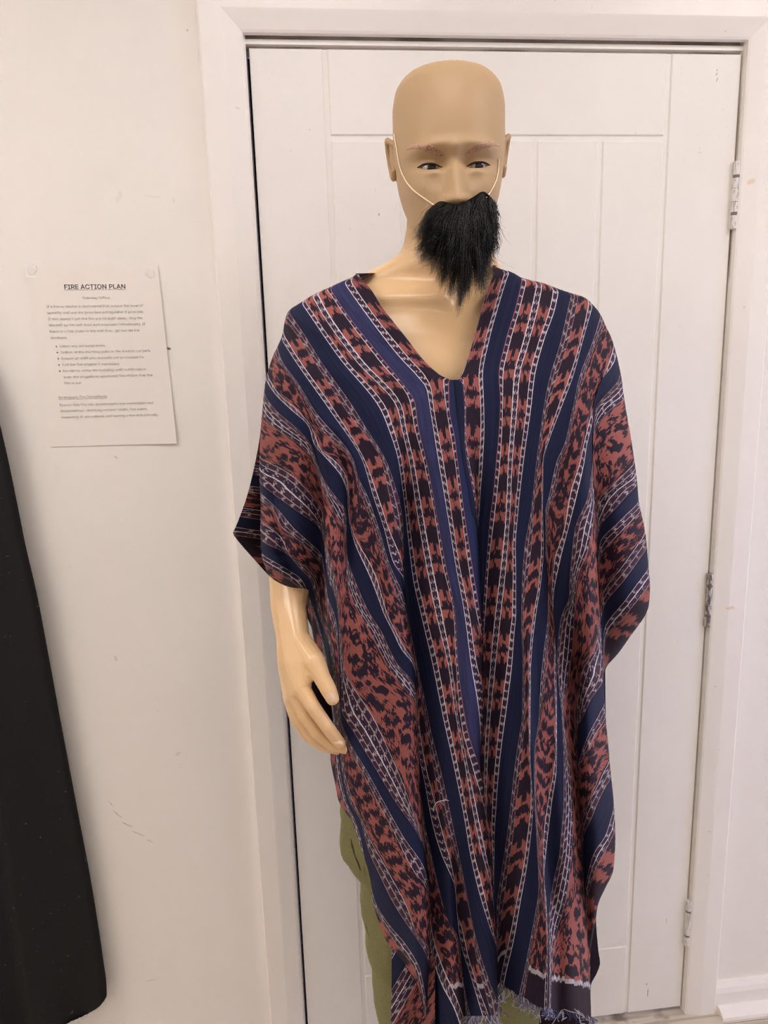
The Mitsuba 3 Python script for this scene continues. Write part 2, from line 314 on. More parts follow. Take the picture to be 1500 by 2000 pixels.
def brow(p, n, uv):
    s = mikit.smoothstep(.62, .72, mikit.noise(p.x*1300, p.z*1300, p.y*300))*mikit.smoothstep(.35, .65, mikit.fbm(p.x*60, p.z*90, 2.0)+.1)
    return mikit.mix([.47, .295, .195], [.16, .07, .055], s*.85)
mat('brow_paint', mikit.proc(brow), .6, .3)

def pch(tab):
    a = np.array(tab, float); a = a[np.argsort(a[:, 0])]; return PchipInterpolator(a[:, 0], a[:, 1])
G2 = lambda x, z, cx, cz, sx, sz: np.exp(-((x-cx)/sx)**2-((z-cz)/sz)**2)
HC, HYAW = np.array([.2632, -.330, 1.702]), math.radians(6.5)
def head_world(p):
    """local (x right, f forward, z up), metres -> world"""
    x, f, z = p[..., 0], p[..., 1], p[..., 2]; c, s = math.cos(HYAW), math.sin(HYAW)
    return np.stack([HC[0]+c*x-s*f, HC[1]-(s*x+c*f), HC[2]+z], -1)
Wt = pch([(133, 0), (131.5, 27), (128, 43), (118, 59), (103, 68), (80, 71.5), (55, 71.5), (25, 70), (0, 67.5), (-20, 63.5), (-40, 57.5), (-60, 50.5), (-75, 43), (-90, 34), (-100, 27), (-107, 18), (-111, 0)])
Ft = pch([(133, 5), (131.5, 24), (128, 42), (118, 62), (103, 78), (80, 89), (55, 95), (30, 97), (10, 93.5), (0, 92.5), (-20, 93), (-40, 95), (-60, 97), (-75, 97.5), (-90, 98), (-100, 96), (-107, 89), (-111, 72)])
Bt = pch([(133, 5), (131.5, 26), (128, 42), (118, 63), (103, 81), (80, 94), (55, 101), (25, 103), (0, 99), (-20, 91), (-40, 75), (-60, 50), (-75, 24), (-90, -15), (-100, -45), (-107, -60), (-111, -70)])
EYE = [(-28.5, -0.5), (28.5, -0.5)]
def face(x, z):
    d = 6.2*(G2(x, z, -30, 19.5, 23, 7.2)+G2(x, z, 30, 19.5, 23, 7.2))+3.2*G2(x, z, 0, 17, 12, 8)
    d -= 1.6*G2(x, z, 0, 9, 9, 8)
    for s in (-1, 1):
        d -= 15.0*G2(x, z, s*25, 5.2, 19, 8.6)+7.5*G2(x, z, s*15.5, 3, 7, 9)+0.9*G2(x, z, s*29, 8.6, 15, 2.2)+2.0*G2(x, z, s*40, 2, 12, 9)
        d += 5.2*G2(x, z, s*28.5, 4.2, 14.5, 5.2)+1.6*G2(x, z, s*28.5, -6.5, 13, 3.5)                                            # lids over the eyeball
        d += 4.2*G2(x, z, s*46, -24, 18, 13)-3.5*G2(x, z, s*40, -62, 16, 18)
        d -= 2.2*G2(x, z, s*24, -19, 10, 8)-1.0*G2(x, z, s*28, -10, 14, 3)
        d += 8.5*G2(x, z, s*12, -44, 6.6, 6.4)-2.0*G2(x, z, s*21, -45, 4.5, 8)
    k = np.clip((12-z)/56, 0, 1); k = k*k*(3-2*k)*(.6+.4*k)
    hz = 4+24*k; hz = np.where(z < -46, 28*np.clip(1-((-46-z)/7.5)**2, 0, 1)**.7, np.where(z > 12, 4*np.exp(-((z-12)/10)**2), hz))
    sx = 7.0+5.2*np.clip((8-z)/54, 0, 1)
    d += hz*np.exp(-(np.abs(x)/sx)**2.3)
    d += 5.0*G2(x, z, 0, -66, 22, 6)+4.5*G2(x, z, 0, -77, 19, 6)-2.2*G2(x, z, 0, -71.5, 21, 2.2)-4*G2(x, z, 0, -85, 22, 5)+4*G2(x, z, 0, -99, 18, 10)
    return d
def almond(x, z):
    """>0 inside the eye openings"""
    out = np.full(np.shape(x), -9.0)
    for s, (ex, ez) in zip((-1, 1), EYE):
        u = (x-ex)*s/14.5; top = 3.7*(1-np.abs(u)**2.6)-.2+1.5*u; bot = -4.4*(1-np.abs(u+.05)**2.0)+1.5*u
        out = np.where(np.abs(u) < 1, np.maximum(out, np.minimum(top-(z-ez), (z-ez)-bot)), out)
    return out
def make_head():
    zr = np.unique(np.r_[np.linspace(-111, -60, 30), np.linspace(-60, -10, 62), np.linspace(-10, 12, 56), np.linspace(12, 60, 34), np.linspace(60, 120, 30), 120+13*np.sin(np.linspace(0, 1, 26)*np.pi/2)])
    a = np.linspace(0, 1, 108); th = np.r_[a**1.35*np.pi]; th = np.r_[-th[1:-1][::-1], th]     # denser at the front
    M = len(th); V = []
    for z in zr:
        w, f, b = Wt(z), Ft(z), Bt(z); e = 2.0+.35*np.exp(-((z+10)/60)**2); e = 2/e
        c, s = np.cos(th), np.sin(th)
        x = w*np.sign(s)*np.abs(s)**e
        mid = (f-b)/2*np.clip(1-abs(z)/400, 0, 1); mid = np.clip(mid, -b+1e-3, f)
        y = np.where(c > 0, mid+(f-mid)*np.abs(c)**e, mid-(b+mid)*np.abs(c)**e)
        fr = np.clip(c/.35, 0, 1); fr = fr*fr*(3-2*fr)
        zz = np.full(M, z); y = y+face(x, zz)*fr
        al = almond(x, zz)
        y = y-np.clip(al*2.2, 0, 6)*(c > 0)+.7*np.exp(-((al+.9)/1.0)**2)*(c > 0)*fr
        V.append(np.stack([x, y, zz], -1))
    V = np.array(V); n = len(zr)
    f = []
    I = np.arange(n-1)[:, None]*M+np.arange(M)[None]; J = np.arange(n-1)[:, None]*M+((np.arange(M)+1) % M)[None]
    f = np.vstack([np.stack([I, J, J+M], -1).reshape(-1, 3), np.stack([I, J+M, I+M], -1).reshape(-1, 3)])
    v = V.reshape(-1, 3); lo, hi = V[0].mean(0), V[-1].mean(0); v = np.vstack([v, lo, hi])
    k = np.arange(M); k1 = (k+1) % M
    f = np.vstack([f, np.stack([np.full(M, len(v)-2), k1, k], -1), np.stack([np.full(M, len(v)-1), (n-1)*M+k, (n-1)*M+k1], -1)])
    return head_world(v/1000), f, V, zr
def to_man(v, f):
    v, f = np.asarray(v, float), np.asarray(f)
    t = v[f]; vol = np.einsum('ij,ij->', t[:, 0], np.cross(t[:, 1], t[:, 2]))
    if vol < 0: f = f[:, ::-1]
    return m3.Manifold(m3.Mesh(np.ascontiguousarray(v, np.float32), np.ascontiguousarray(f, np.uint32)))
def from_man(M):
    q = M.to_mesh(); return trimesh.Trimesh(np.array(q.vert_properties[:, :3]), np.array(q.tri_verts), process=False)
hv, hf, HV, HZ = make_head()
head = to_man(hv, hf)
def front_depth(x, z):
    """local forward depth of the head's front at local (x, z) in mm"""
    iz = np.argmin(np.abs(HZ-z)); row = HV[iz]; fr = row[row[:, 1] > 20]; o = np.argsort(fr[:, 0])
    return float(np.interp(x, fr[o, 0], fr[o, 1]))

# neck and torso: stacked sections (z, half width, front, back)
TT = np.array([(1.700, .052, .372, .285), (1.660, .055, .378, .274), (1.640, .0575, .380, .268), (1.622, .0625, .381, .262), (1.607, .078, .381, .258), (1.594, .104, .380, .254), (1.586, .119, .380, .252), (1.576, .128, .382, .25),
               (1.560, .146, .390, .246), (1.535, .166, .397, .24), (1.505, .180, .410, .232), (1.45, .186, .424, .226), (1.38, .182, .410, .226), (1.28, .160, .392, .235), (1.16, .145, .382, .245),
               (1.06, .145, .382, .245), (.96, .155, .385, .235), (.88, .155, .385, .23), (.84, .150, .38, .24)])
def make_torso():
    zs = np.unique(np.r_[np.linspace(.84, 1.38, 28), np.linspace(1.38, 1.70, 110)]); o = np.argsort(TT[:, 0])
    hw, fr, bk = (PchipInterpolator(TT[o, 0], TT[o, k])(zs) for k in (1, 2, 3))
    th = np.linspace(-np.pi, np.pi, 181)[:-1]; M = len(th); V = []
    for z, w, F, B in zip(zs, hw, fr, bk):
        e = 2/(2.0+.45*np.clip((.2-abs(z-1.45))/.2, 0, 1)); c, s = np.cos(th), np.sin(th)
        x = w*np.sign(s)*np.abs(s)**e; mid = .325; y = np.where(c > 0, mid+(F-mid)*np.abs(c)**e, mid-(mid-B)*np.abs(c)**e)
        d = np.zeros(M)
        for sg in (-1, 1):
            zc = 1.551+.006*np.clip((np.abs(x)-.02)/.1, 0, 1)
            on = np.clip((np.abs(x)-.008)/.02, 0, 1)*np.clip((.15-np.abs(x))/.03, 0, 1)
            if sg == 1: d += on*(.0065*np.exp(-((z-zc)/.0100)**2)-.0065*np.exp(-((z-zc-.026)/.014)**2))
            t = np.clip((z-1.535)/.11, 0, 1); d += .0034*np.exp(-((x-sg*(.013+.042*t))/.012)**2)*np.clip((z-1.525)/.015, 0, 1)*np.clip((1.66-z)/.04, 0, 1)
        d -= .007*np.exp(-(x/.011)**2-((z-1.557)/.012)**2)
        for sg in (-1, 1): d += .010*np.exp(-((x-sg*.085)/.06)**2-((z-1.425)/.05)**2)
        y = y+d*np.clip(c/.3, 0, 1)
        x = np.where(x > .045, .045+(x-.045)*(1-.62*np.exp(-((z-1.598)/.042)**4)), x)
        V.append(np.stack([.2635+x, -y, np.full(M, z)], -1))
    n = len(zs); V = np.array(V).reshape(-1, 3)
    I = np.arange(n-1)[:, None]*M+np.arange(M)[None]; J = np.arange(n-1)[:, None]*M+((np.arange(M)+1) % M)[None]
    f = np.vstack([np.stack([I, J, J+M], -1).reshape(-1, 3), np.stack([I, J+M, I+M], -1).reshape(-1, 3)])
    v = np.vstack([V, V[:M].mean(0), V[-M:].mean(0)]); k = np.arange(M); k1 = (k+1) % M
    f = np.vstack([f, np.stack([np.full(M, len(v)-2), k1, k], -1), np.stack([np.full(M, len(v)-1), (n-1)*M+k, (n-1)*M+k1], -1)])
    return to_man(v, f)
torso = make_torso()

def ball(p, r): return m3.Manifold.sphere(r, 20).translate([float(x) for x in p])
def bone(p, r, q, s): return m3.Manifold.batch_hull([ball(p, r), ball(q, s)])
def H(X, Y, F): return at(520+X/5, 1100+Y/5, F)
def chain(js): return [bone(a[0], a[1], b[0], b[1]) for a, b in zip(js[:-1], js[1:])]
def hand_parts():
    mm = .001; P = []
    wr = H(258, 700, .405)
    A_ = [(at(580, 1000, .275), .033)]; B2_ = [(at(557, 1124, .337), .0225), (at(567, 1124, .342), .0262), (at(578, 1124, .347), .0225)]; C_ = [(at(552, 1184, .366), .0165), (at(563, 1184, .374), .0205), (at(574, 1184, .382), .0165)]
    D_ = [(H(205, 715, .394), .0150), (H(258, 710, .403), .0185), (H(312, 705, .412), .0150)]; E_ = [(H(232, 965, .414), .0168), (H(300, 957, .428), .0190), (H(370, 950, .438), .0152)]
    hull_ = lambda *L: m3.Manifold.batch_hull([ball(p, r) for l in L for p, r in l])
    P += [hull_(A_, B2_), hull_(B2_, C_), hull_(C_, D_), hull_(D_, E_)]
    mcp = [H(345, 1215, .452), H(285, 1265, .440), H(250, 1300, .424), H(238, 1330, .408)]
    P += [hull_(E_, [(mcp[0], .0112), (mcp[1], .0112)]), hull_(E_[:2], [(H(310, 958, .427), .0165)], [(mcp[1], .0112), (mcp[2], .0108), (mcp[3], .0100)])]
    P += chain([(mcp[0], .0110), (H(450, 1392, .462), .0096), (H(590, 1590, .463), .0088), (H(685, 1715, .456), .0082), (H(722, 1757, .452), .0074)])
    P += chain([(mcp[1], .0110), (H(375, 1480, .447), .0095), (H(505, 1660, .447), .0088), (H(650, 1778, .440), .0080), (H(786, 1816, .436), .0070)])
    P += chain([(mcp[2], .0106), (H(325, 1520, .428), .0092), (H(455, 1700, .428), .0084), (H(600, 1796, .422), .0078), (H(712, 1822, .418), .0068)])
    P += chain([(mcp[3], .0098), (H(285, 1510, .410), .0084), (H(385, 1668, .408), .0078), (H(505, 1765, .404), .0070), (H(600, 1808, .400), .0062)])
    P += chain([(H(330, 760, .418), .0155), (H(465, 955, .448), .0150), (H(540, 1110, .458), .0112), (H(610, 1240, .464), .0104), (H(647, 1322, .466), .0086)])
    P += [m3.Manifold.batch_hull([ball(H(400, 900, .438), .013), ball(H(470, 1030, .452), .0105), ball(H(385, 1140, .447), .0085)])]
    return P
def smooth_union(P, length, it):
    M = m3.Manifold.batch_boolean(P, m3.OpType.Add).refine_to_length(length)
    t = from_man(M); t.merge_vertices(); trimesh.smoothing.filter_taubin(t, lamb=.5, nu=.53, iterations=it)
    return to_man(t.vertices, t.faces)
arm = smooth_union(hand_parts(), .0028, 40)
upper = [bone(np.array([.102, -.315, 1.480]), .044, at(580, 1000, .275), .034)]
# the other arm hangs inside the poncho
def mirror(P):
    out = []
    for p in P: out.append(p.mirror([1, 0, 0]).translate([.5270, 0, 0]).translate([-.020, .060, .01]))
    return out
arm_other = arm.mirror([1, 0, 0]).translate([.5270-.040, .090, .02])
upper_o = [bone(np.array([.425, -.315, 1.480]), .044, np.array([.487-float(at(580, 1000, .275)[0]), -.185, float(at(580, 1000, .275)[2])+.02]), .034)]
sh = smooth_union(upper+upper_o, .008, 8)
# ears: a shell with a raised rim
def ear(sg):
    c = np.array([sg*69.0, -4., 30.]); P = []
    th = np.linspace(-2.35, 1.9, 26); pts = []
    for t_ in th: pts.append(c+np.array([sg*(6.2+3.6*math.sin(t_+.3)), -9.5*math.cos(t_)*1.35-6, 23*math.sin(t_)+1]))
    pts.append(c+np.array([sg*1, 4, 16]))
    pw = head_world(np.array(pts)/1000)
    P += [bone(pw[i], .0036, pw[i+1], .0036) for i in range(len(pw)-1)]
    pp = head_world((np.array(pts)-np.array([sg*3.2, 0, 0]))/1000); P += [m3.Manifold.batch_hull([ball(q, .0020) for q in pp])]
    lob = head_world((c+np.array([[sg*1.5, -8, -20], [sg*-2.5, -4, -24], [sg*-6, 2, -21]]))/1000)
    P += [bone(lob[0], .0036, lob[1], .0030), bone(lob[1], .0030, lob[2], .003)]
    base = head_world((c+np.array([[sg*1.5, -14, 14], [sg*1.5, -12, -12], [sg*-4, 0, 18], [sg*-4, 2, -22], [sg*3, -17, 4], [sg*2, 4, 20], [sg*3, -10, 20]]))/1000)
    P += [m3.Manifold.batch_hull([ball(b, .0022) for b in base])]
    inner = head_world((c+np.array([[sg*5, -10, 12], [sg*5.5, -11, 2], [sg*3, -6, -10], [sg*0, 1, -12]]))/1000)
    P += [bone(inner[i], .0024, inner[i+1], .0024) for i in range(3)]
    return smooth_union(P, .002, 6)
# feet stand on the floor below the picture
feet = []
for sg in (-1, 1):
    x = .262+sg*.095
    feet += [m3.Manifold.batch_hull([ball([x, -.28, FL+.035], .034), ball([x, -.36, FL+.05], .036), ball([x+sg*.015, -.47, FL+.022], .022), ball([x-sg*.02, -.48, FL+.022], .022)]), bone([x, -.30, FL+.05], .034, [.2635+sg*.07, -.325, .34], .038), bone([.2635+sg*.07, -.325, .34], .038, [.2635+sg*.085, -.33, .88], .052)]
feet = smooth_union(feet, .012, 6)
body = m3.Manifold.batch_boolean([head, torso, arm, arm_other, sh, ear(-1), ear(1), feet], m3.OpType.Add)
bm = from_man(body)
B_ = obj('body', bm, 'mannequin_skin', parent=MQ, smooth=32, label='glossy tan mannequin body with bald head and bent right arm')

# eyes, lashes, brows
def hw(x, f, z): return head_world(np.array([x, f, z], float)/1000)
for s, (ex, ez) in zip((-1, 1), EYE):
    cx_ = ex; cf = min(min(front_depth(ex+q, ez+o_)-.5-math.sqrt(11.5**2-o_**2-q*q) for o_ in (4.6, 6., 8., 10.) for q in (-4, 0, 4)), front_depth(ex, ez-6.5)-11.6)
    e = trimesh.creation.icosphere(4, .0115); e.apply_translation(hw(cx_, cf, ez-.3)); k = obj('eye', e, 'eye_white', parent=B_, smooth=True, label='painted eye looking ahead')
    gz = np.array([-.02+.0, 1, -.03]); gz /= np.linalg.norm(gz)
    rr, pts, fs = 5.9, [], []
    for i in range(7):
        a = math.asin(rr/11.5)*i/6
        for j in range(28):
            p = 2*math.pi*j/28; dloc = np.array([math.sin(a)*math.cos(p), math.cos(a), math.sin(a)*math.sin(p)])
            pts.append(hw(*(np.array([cx_+.5, cf, ez-.4])+11.66*dloc)))
    for i in range(6):
        for j in range(28): a, b = i*28+j, i*28+(j+1) % 28; fs += [[a, b, b+28], [a, b+28, a+28]]
    obj('iris', trimesh.Trimesh(pts, fs, process=False), 'iris_dark', parent=B_, smooth=True, label='dark brown iris')
    # upper lid line
    u = np.linspace(-1.04, 1.06, 22); pl = []
    for q in u:
        z = ez+3.7*(1-abs(min(abs(q), 1))**2.6)-.1+1.5*q; x = ex+s*14.5*q
        zq = z+.8; pl.append(hw(x, max(front_depth(x, zq), math.sqrt(max(11.5**2-(x-cx_)**2-(z-ez)**2, 0))+cf)+.15, z+.2))
    obj('eyelash', tube(pl, np.interp(u, [-1, -.4, .5, 1.06], [.0005, .0010, .0011, .0006]), 8), 'lash_dark', parent=B_, smooth=True)
    # eyebrow: raised painted strip
    bx = [s*13.5, s*24, s*37, s*50.5, s*57]; bz = [11, 14.5, 19.3, 24.0, 24.3]; hh = [1.4, 3.2, 3.7, 2.8, .8]
    P = []; q = np.linspace(0, 1, 30); bxs, bzs, bhs = (PchipInterpolator(np.linspace(0, 1, 5), b)(q) for b in (bx, bz, hh))
    nv_ = 9
    for x, z, h in zip(bxs, bzs, bhs):
        for j in range(nv_):
            v = -1+2*j/(nv_-1); zz = z+v*h; P.append(hw(x, front_depth(x, zz)-.3+1.6*math.sqrt(max(1-v*v, 0))*min(1, h/3), zz))
    fs = []
    for i in range(29):
        for j in range(nv_-1): a = i*nv_+j; fs += [[a, a+1, a+nv_+1], [a, a+nv_+1, a+nv_]]
    obj('eyebrow', trimesh.Trimesh(P, fs, process=False), 'brow_paint', parent=B_, smooth=True, label='raised brown painted eyebrow')
# nails: thumb, index and middle finger
def nail(c, ax, nrm, L, Wd):
    ax = np.array(ax)/np.linalg.norm(ax); nrm = np.array(nrm, float); nrm -= ax*(nrm@ax); nrm /= np.linalg.norm(nrm); sd = np.cross(ax, nrm); P, fs = [], []
    for i in range(9):
        for j in range(9):
            a, b = -1+i/4, -1+j/4; r = (abs(a)**3+abs(b)**3)**(1/3); m = max(abs(a), abs(b)); k = m/r if r > 1e-6 else 1
            P.append(np.array(c)+ax*a*k*L+sd*b*k*Wd-nrm*(.45*Wd*(b*k)**2+.0006*r**4))
    for i in range(8):
        for j in range(8): q = i*9+j; fs += [[q, q+1, q+10], [q, q+10, q+9]]
    return trimesh.Trimesh(P, fs, process=False)
def surf(c0):   # nearest skin point towards the camera
    o = CAM; dvec = c0-o; dvec /= np.linalg.norm(dvec); return o, dvec
from trimesh.ray.ray_triangle import RayMeshIntersector
def hit(x, y, F=.44, tol=.08):
    P = at(x, y, F); dvec = P-CAM; dvec /= np.linalg.norm(dvec)
    v, f = bm.vertices, bm.faces
    c = v[f].mean(1); near = np.linalg.norm(np.cross(c-CAM, dvec), axis=1) < .012; near &= np.linalg.norm(c-P, axis=1) < tol
    tr = v[f[near]]; e1, e2 = tr[:, 1]-tr[:, 0], tr[:, 2]-tr[:, 0]; h = np.cross(dvec, e2); det = (e1*h).sum(1); det[np.abs(det) < 1e-14] = 1e-14
    s = CAM-tr[:, 0]; u = (s*h).sum(1)/det; q = np.cross(s, e1); w = (q@dvec)/det; t = (e2*q).sum(1)/det
    ok = (u >= 0) & (w >= 0) & (u+w <= 1) & (t > 0)
    if not ok.any(): return P, -dvec
    i = np.where(ok)[0][np.argmin(t[ok])]; nn = np.cross(e1[i], e2[i]); nn /= np.linalg.norm(nn); nn = nn if nn@dvec < 0 else -nn
    return CAM+dvec*t[i], nn
for (x, y, x2, y2, L, Wd) in ((520+627/5, 1100+1315/5, 520+610/5, 1100+1275/5, .0068, .0052), (520+700/5, 1100+1758/5, 520+650/5, 1100+1745/5, .0062, .0042), (520+800/5, 1100+1815/5, 520+770/5, 1100+1800/5, .0050, .0036)):
    p, nn = hit(x, y); ax = at(x, y, .44)-at(x2, y2, .44)
    obj('fingernail', nail(p+nn*.0015, ax, nn, L, Wd), 'nail_gloss', parent=B_, smooth=True)

# ---------------------------------------------------------------- the poncho
# cloth coordinates: s (mm) across the weave from the middle seam (left negative), t (mm) up from the hem
def stripes(p, n, uv):
    s, t = mi.Float(uv.x), mi.Float(uv.y); a = dr.abs(s); left = s < 0
    NAVY, NAVYL, PLUM, RED, WHITE, PINK = [.0075, .0098, .034], [.030, .032, .098], [.0140, .0078, .0165], [.222, .070, .063], [.52, .47, .53], [.27, .098, .122]
    yarn = mikit.cell_rand(dr.floor(a*1.05), 3.0, 1.0)                    # each warp yarn is dyed a little out of step
    yarn2 = mikit.cell_rand(dr.floor(a*2.1), 5.0, 2.0)
    weft = .82+.36*mikit.cell_rand(dr.floor(t*1.6), dr.floor(a*1.3), 4.0)
    slow = mikit.noise(a*.05, t*.012, 3.3)
    jag = (yarn-.5)*6.5+(yarn2-.5)*3.0
    col = mi.Color3f(*PLUM); end = t < 42.0                                 # plain end above the fringe
    def ik(u, per, ph, dens):
        q = t+jag+ph+9*(mikit.noise(a*.02, t*.008, 7.7)-.5); v = q/per; v = v-dr.floor(v)
        mid = dr.abs(u-.5) < .12+.05*yarn2
        wob = .05*(mikit.noise(a*.25, dr.floor(q/per)*3.1, 5.5)-.5)
        r1 = (v > .03+wob) & (v < .205+wob) & ~(mid & (v < .12)); r2 = (v > .40+wob) & (v < .645+wob) & ~(mid & (v > .47))
        r3 = (dr.abs(u-.5) > .30) & (v > .205) & (v < .27) & (yarn > .35); r4 = (dr.abs(u-.5) > .30) & (v > .34) & (v < .41) & (yarn > .5)
        return r1 | r2 | r3 | r4
    def motif(u, w, per, ph):
        # flower figures: dark petals and diamonds on red, broken into short streaks along the yarns
        q = t+jag*1.1+ph; cell = dr.floor(q/per); v = (q/per-cell-.5)*2.0; x = dr.abs((u-.5)*2.0)
        cx, cv = x*w*.5, dr.abs(v)*per*.5                                     # mm from the middle of the figure
        n1 = mikit.noise(cx*.16+cell*7.0, cv*.10, 2.0); n2 = mikit.noise(a*.55, q*.085, 12.0); n3 = mikit.noise(a*.22, q*.13, 31.0)
        petal = (dr.sqrt(dr.square(cx-w*.16)+dr.square((cv-9.5)*.85)) < 3.9+3.2*n1) | (dr.sqrt(dr.square(cx-w*.34)+dr.square((cv-per*.36)*.8)) < 3.4+3.4*n1) | (dr.sqrt(dr.square(cx*1.1)+dr.square((cv-per*.5)*.7)) < 4.2+2.5*n1)
        heart = (cx+cv*.8 < 4.0)
        streak = (n2 > .72) & (n3 > .48); rim = (cx > w*.42) & (n2 > .58)
        return ~((petal ^ (n3 > .74)) | streak | rim) | (heart & (n2 < .6))
    def dash(u, k, ph, pink):
        c = u*k; i = dr.floor(c); f = c-i
        wd = .085 if k > 1 else .14
        edge = (f < wd) | (f > 1-wd); per_ = 14.5 if k > 1 else 10.5; q = (t+jag*(.8 if k > 1 else .45)+i*5.1+ph)/per_; cellq = dr.floor(q); q = q-cellq
        rr = mikit.cell_rand(cellq, i, ph)
        blot = (q < (.07 if k > 1 else .14)+.20*rr)
        e = mi.Color3f(*WHITE)
        if pink: e = dr.select(u < .5, mi.Color3f(*PINK), e)
        elif k > 1: e = dr.select(mikit.cell_rand(i+dr.select(f > .5, 1.0, 0.0), ph) > .5, mi.Color3f(.30, .20, .20), e)
        inner = dr.select(yarn2 > .55, mi.Color3f(.020, .012, .036), mi.Color3f(.050, .022, .040))
        return dr.select(edge, e*(.68+.4*weft), dr.select(blot, mi.Color3f(*WHITE)*((.26 if k > 1 else .34)+.5*yarn2), inner))
    bands = [(0, 8, 'n'), (8, 14, 'p'), (14, 29, 'A'), (29, 35, 'd1'), (35, 53, 'N'), (53, 59, 'p'), (59, 69, 'B'), (69, 75, 'd1'), (75, 86, 'B'), (86, 92, 'd1'), (92, 109, 'n'), (109, 119, 'd2'),
             (119, 131, 'C'), (131, 137, 'd1'), (137, 154, 'n'), (154, 165, 'd2'), (165, 190, 'F'), (190, 198, 'd1'), (198, 215, 'n'), (215, 236, 'd3'), (236, 275, 'D'), (275, 296, 'd3'), (296, 314, 'n'),
             (314, 324, 'd2'), (324, 350, 'F'), (350, 365, 'd2'), (365, 382, 'n'), (382, 395, 'd2'), (395, 440, 'A')]
    for i, (b0, b1, kind) in enumerate(bands):
        u = (a-b0)/(b1-b0); on = (a >= b0) & (a < b1); ph = i*3.7
        if kind in 'nN':
            c = mi.Color3f(*NAVY)*(.8+.4*weft*.9)*(.85+.3*slow)*(.82+.36*yarn)
            if i == 0: c = dr.select(left, c*1.65, c)*dr.select(a < .7, .45, 1.0)
            if kind == 'N': c = dr.select(left, mi.Color3f(*NAVYL)*(.55+.65*mikit.noise(a*1.4, t*.05, 2.2))*weft, c)
        elif kind in ('A', 'B', 'C'):
            m = ik(u, 59.0 if kind != 'A' else 62.0, {'A': 12., 'B': 0., 'C': 30.}[kind], 0) & ~end
            c = dr.select(m, mi.Color3f(*RED)*(.72+.4*weft)*(.8+.4*slow), mi.Color3f(*PLUM)*(.7+.6*weft))
        elif kind in ('F', 'D'):
            m = motif(u, b1-b0, 74.0 if kind == 'D' else 66.0, 21.0 if kind == 'D' else 5.0) & ~end
            c = dr.select(m, mi.Color3f(*RED)*(.72+.4*weft)*(.85+.3*slow), mi.Color3f(*PLUM)*(.7+.6*weft))
        else: c = dash(u, {'p': 1, 'd1': 1, 'd2': 2, 'd3': 4}[kind], ph, kind == 'p')
        if kind in 'ABCDF': c = dr.select((dr.abs(t-40-jag*.55) < 3.0), mi.Color3f(*WHITE)*(.45+.45*yarn), c)
        col = dr.select(on, c, col)
    return col
mat('ikat_cloth', mikit.proc(stripes), .82, .18, sheen=.25)

V1 = [(900, 786), (940, 785), (1000, 787), (1067, 788), (1133, 790), (1183, 793), (1233, 800), (1300, 812), (1400, 816), (1500, 819), (1600, 825), (1700, 835), (1787, 839), (1867, 840), (2010, 842)]
V2 = [(960, 930), (1000, 932), (1100, 937), (1200, 941), (1300, 944), (1400, 943), (1487, 939), (1533, 943), (1600, 950), (1650, 957), (1767, 965), (1853, 971), (1933, 973), (2010, 973)]
V4 = [(1080, 1118), (1200, 1123), (1300, 1127), (1423, 1127), (1500, 1128), (1567, 1131), (1637, 1137), (1707, 1139), (1787, 1145), (1867, 1149), (1920, 1152), (2010, 1155)]
V5 = [(1600, 886), (1640, 888), (1728, 890), (1787, 893), (1840, 897), (1900, 902), (2010, 907)]
VC = [(740, 1161), (790, 1158), (900, 1158), (1000, 1163), (1100, 1168), (1200, 1173), (1313, 1179)]
VL = [(760, 588), (767, 590), (817, 607), (867, 613), (917, 623), (967, 628), (1000, 632), (1200, 632), (1300, 634), (1420, 648)]
line = lambda L: PchipInterpolator(*np.array(L, float).T)
fV1, fV2, fV4, fV5, fVC, fVL = map(line, (V1, V2, V4, V5, VC, VL))
def seg(f, a, b): return [(y, float(f(y))) for y in np.arange(a, b+1, 30)]
# outline of the cloth as seen from the front: (y, x, s at the outline)
OL = [(535, 697, -16), (540, 690, -29), (550, 665, -42), (560, 643, -53), (572, 615, -68), (590, 587, -92), (607, 562, -109), (630, 555, -122), (653, 551, -133), (677, 541, -154), (700, 530, -172), (733, 521, -194), (767, 515, -215), (800, 512, -232),
      (833, 509, -248), (867, 507, -262), (900, 506, -277), (943, 506, -296), (963, 507, -314), (990, 508, -330), (1020, 508, -350), (1057, 508, -365), (1087, 510, -384), (1105, 515, -400), (1117, 520, -420), (1133, 533, -420), (1150, 553, -420),
      (1167, 580, -420), (1183, 598, -420), (1200, 604, -420), (1250, 613, -420), (1300, 630, -420), (1350, 643, -420), (1420, 650, -420), (1473, 645, -420), (1533, 655, -415), (1567, 662, -405), (1600, 684, -398), (1667, 706, -392), (1717, 720, -387),
      (1765, 728, -394), (1803, 739, -402), (1867, 768, -412), (1907, 800, -420), (1933, 816, -420), (2010, 826, -420)]
OR = [(515, 962, 13), (523, 973, 18), (528, 997, 32), (543, 1023, 53), (550, 1057, 75), (563, 1090, 92), (572, 1120, 109), (578, 1140, 122), (593, 1157, 137), (613, 1173, 154), (633, 1182, 165), (660, 1195, 182), (687, 1203, 196), (727, 1212, 213),
      (767, 1218, 230), (800, 1223, 243), (840, 1230, 255), (883, 1237, 268), (917, 1242, 280), (950, 1246, 296), (977, 1248, 312), (1000, 1253, 324), (1040, 1261, 350), (1070, 1264, 365), (1110, 1267, 382), (1140, 1270, 395), (1170, 1269, 405),
      (1190, 1266, 412), (1207, 1257, 420), (1240, 1233, 420), (1277, 1207, 420), (1310, 1181, 420), (1325, 1180, 298), (1367, 1181, 310), (1400, 1183, 324), (1483, 1191, 348), (1517, 1194, 365), (1567, 1199, 381), (1633, 1202, 399), (1700, 1198, 411),
      (1733, 1183, 416), (1767, 1168, 419), (1800, 1163, 420), (1867, 1153, 420), (2010, 1156, 420)]
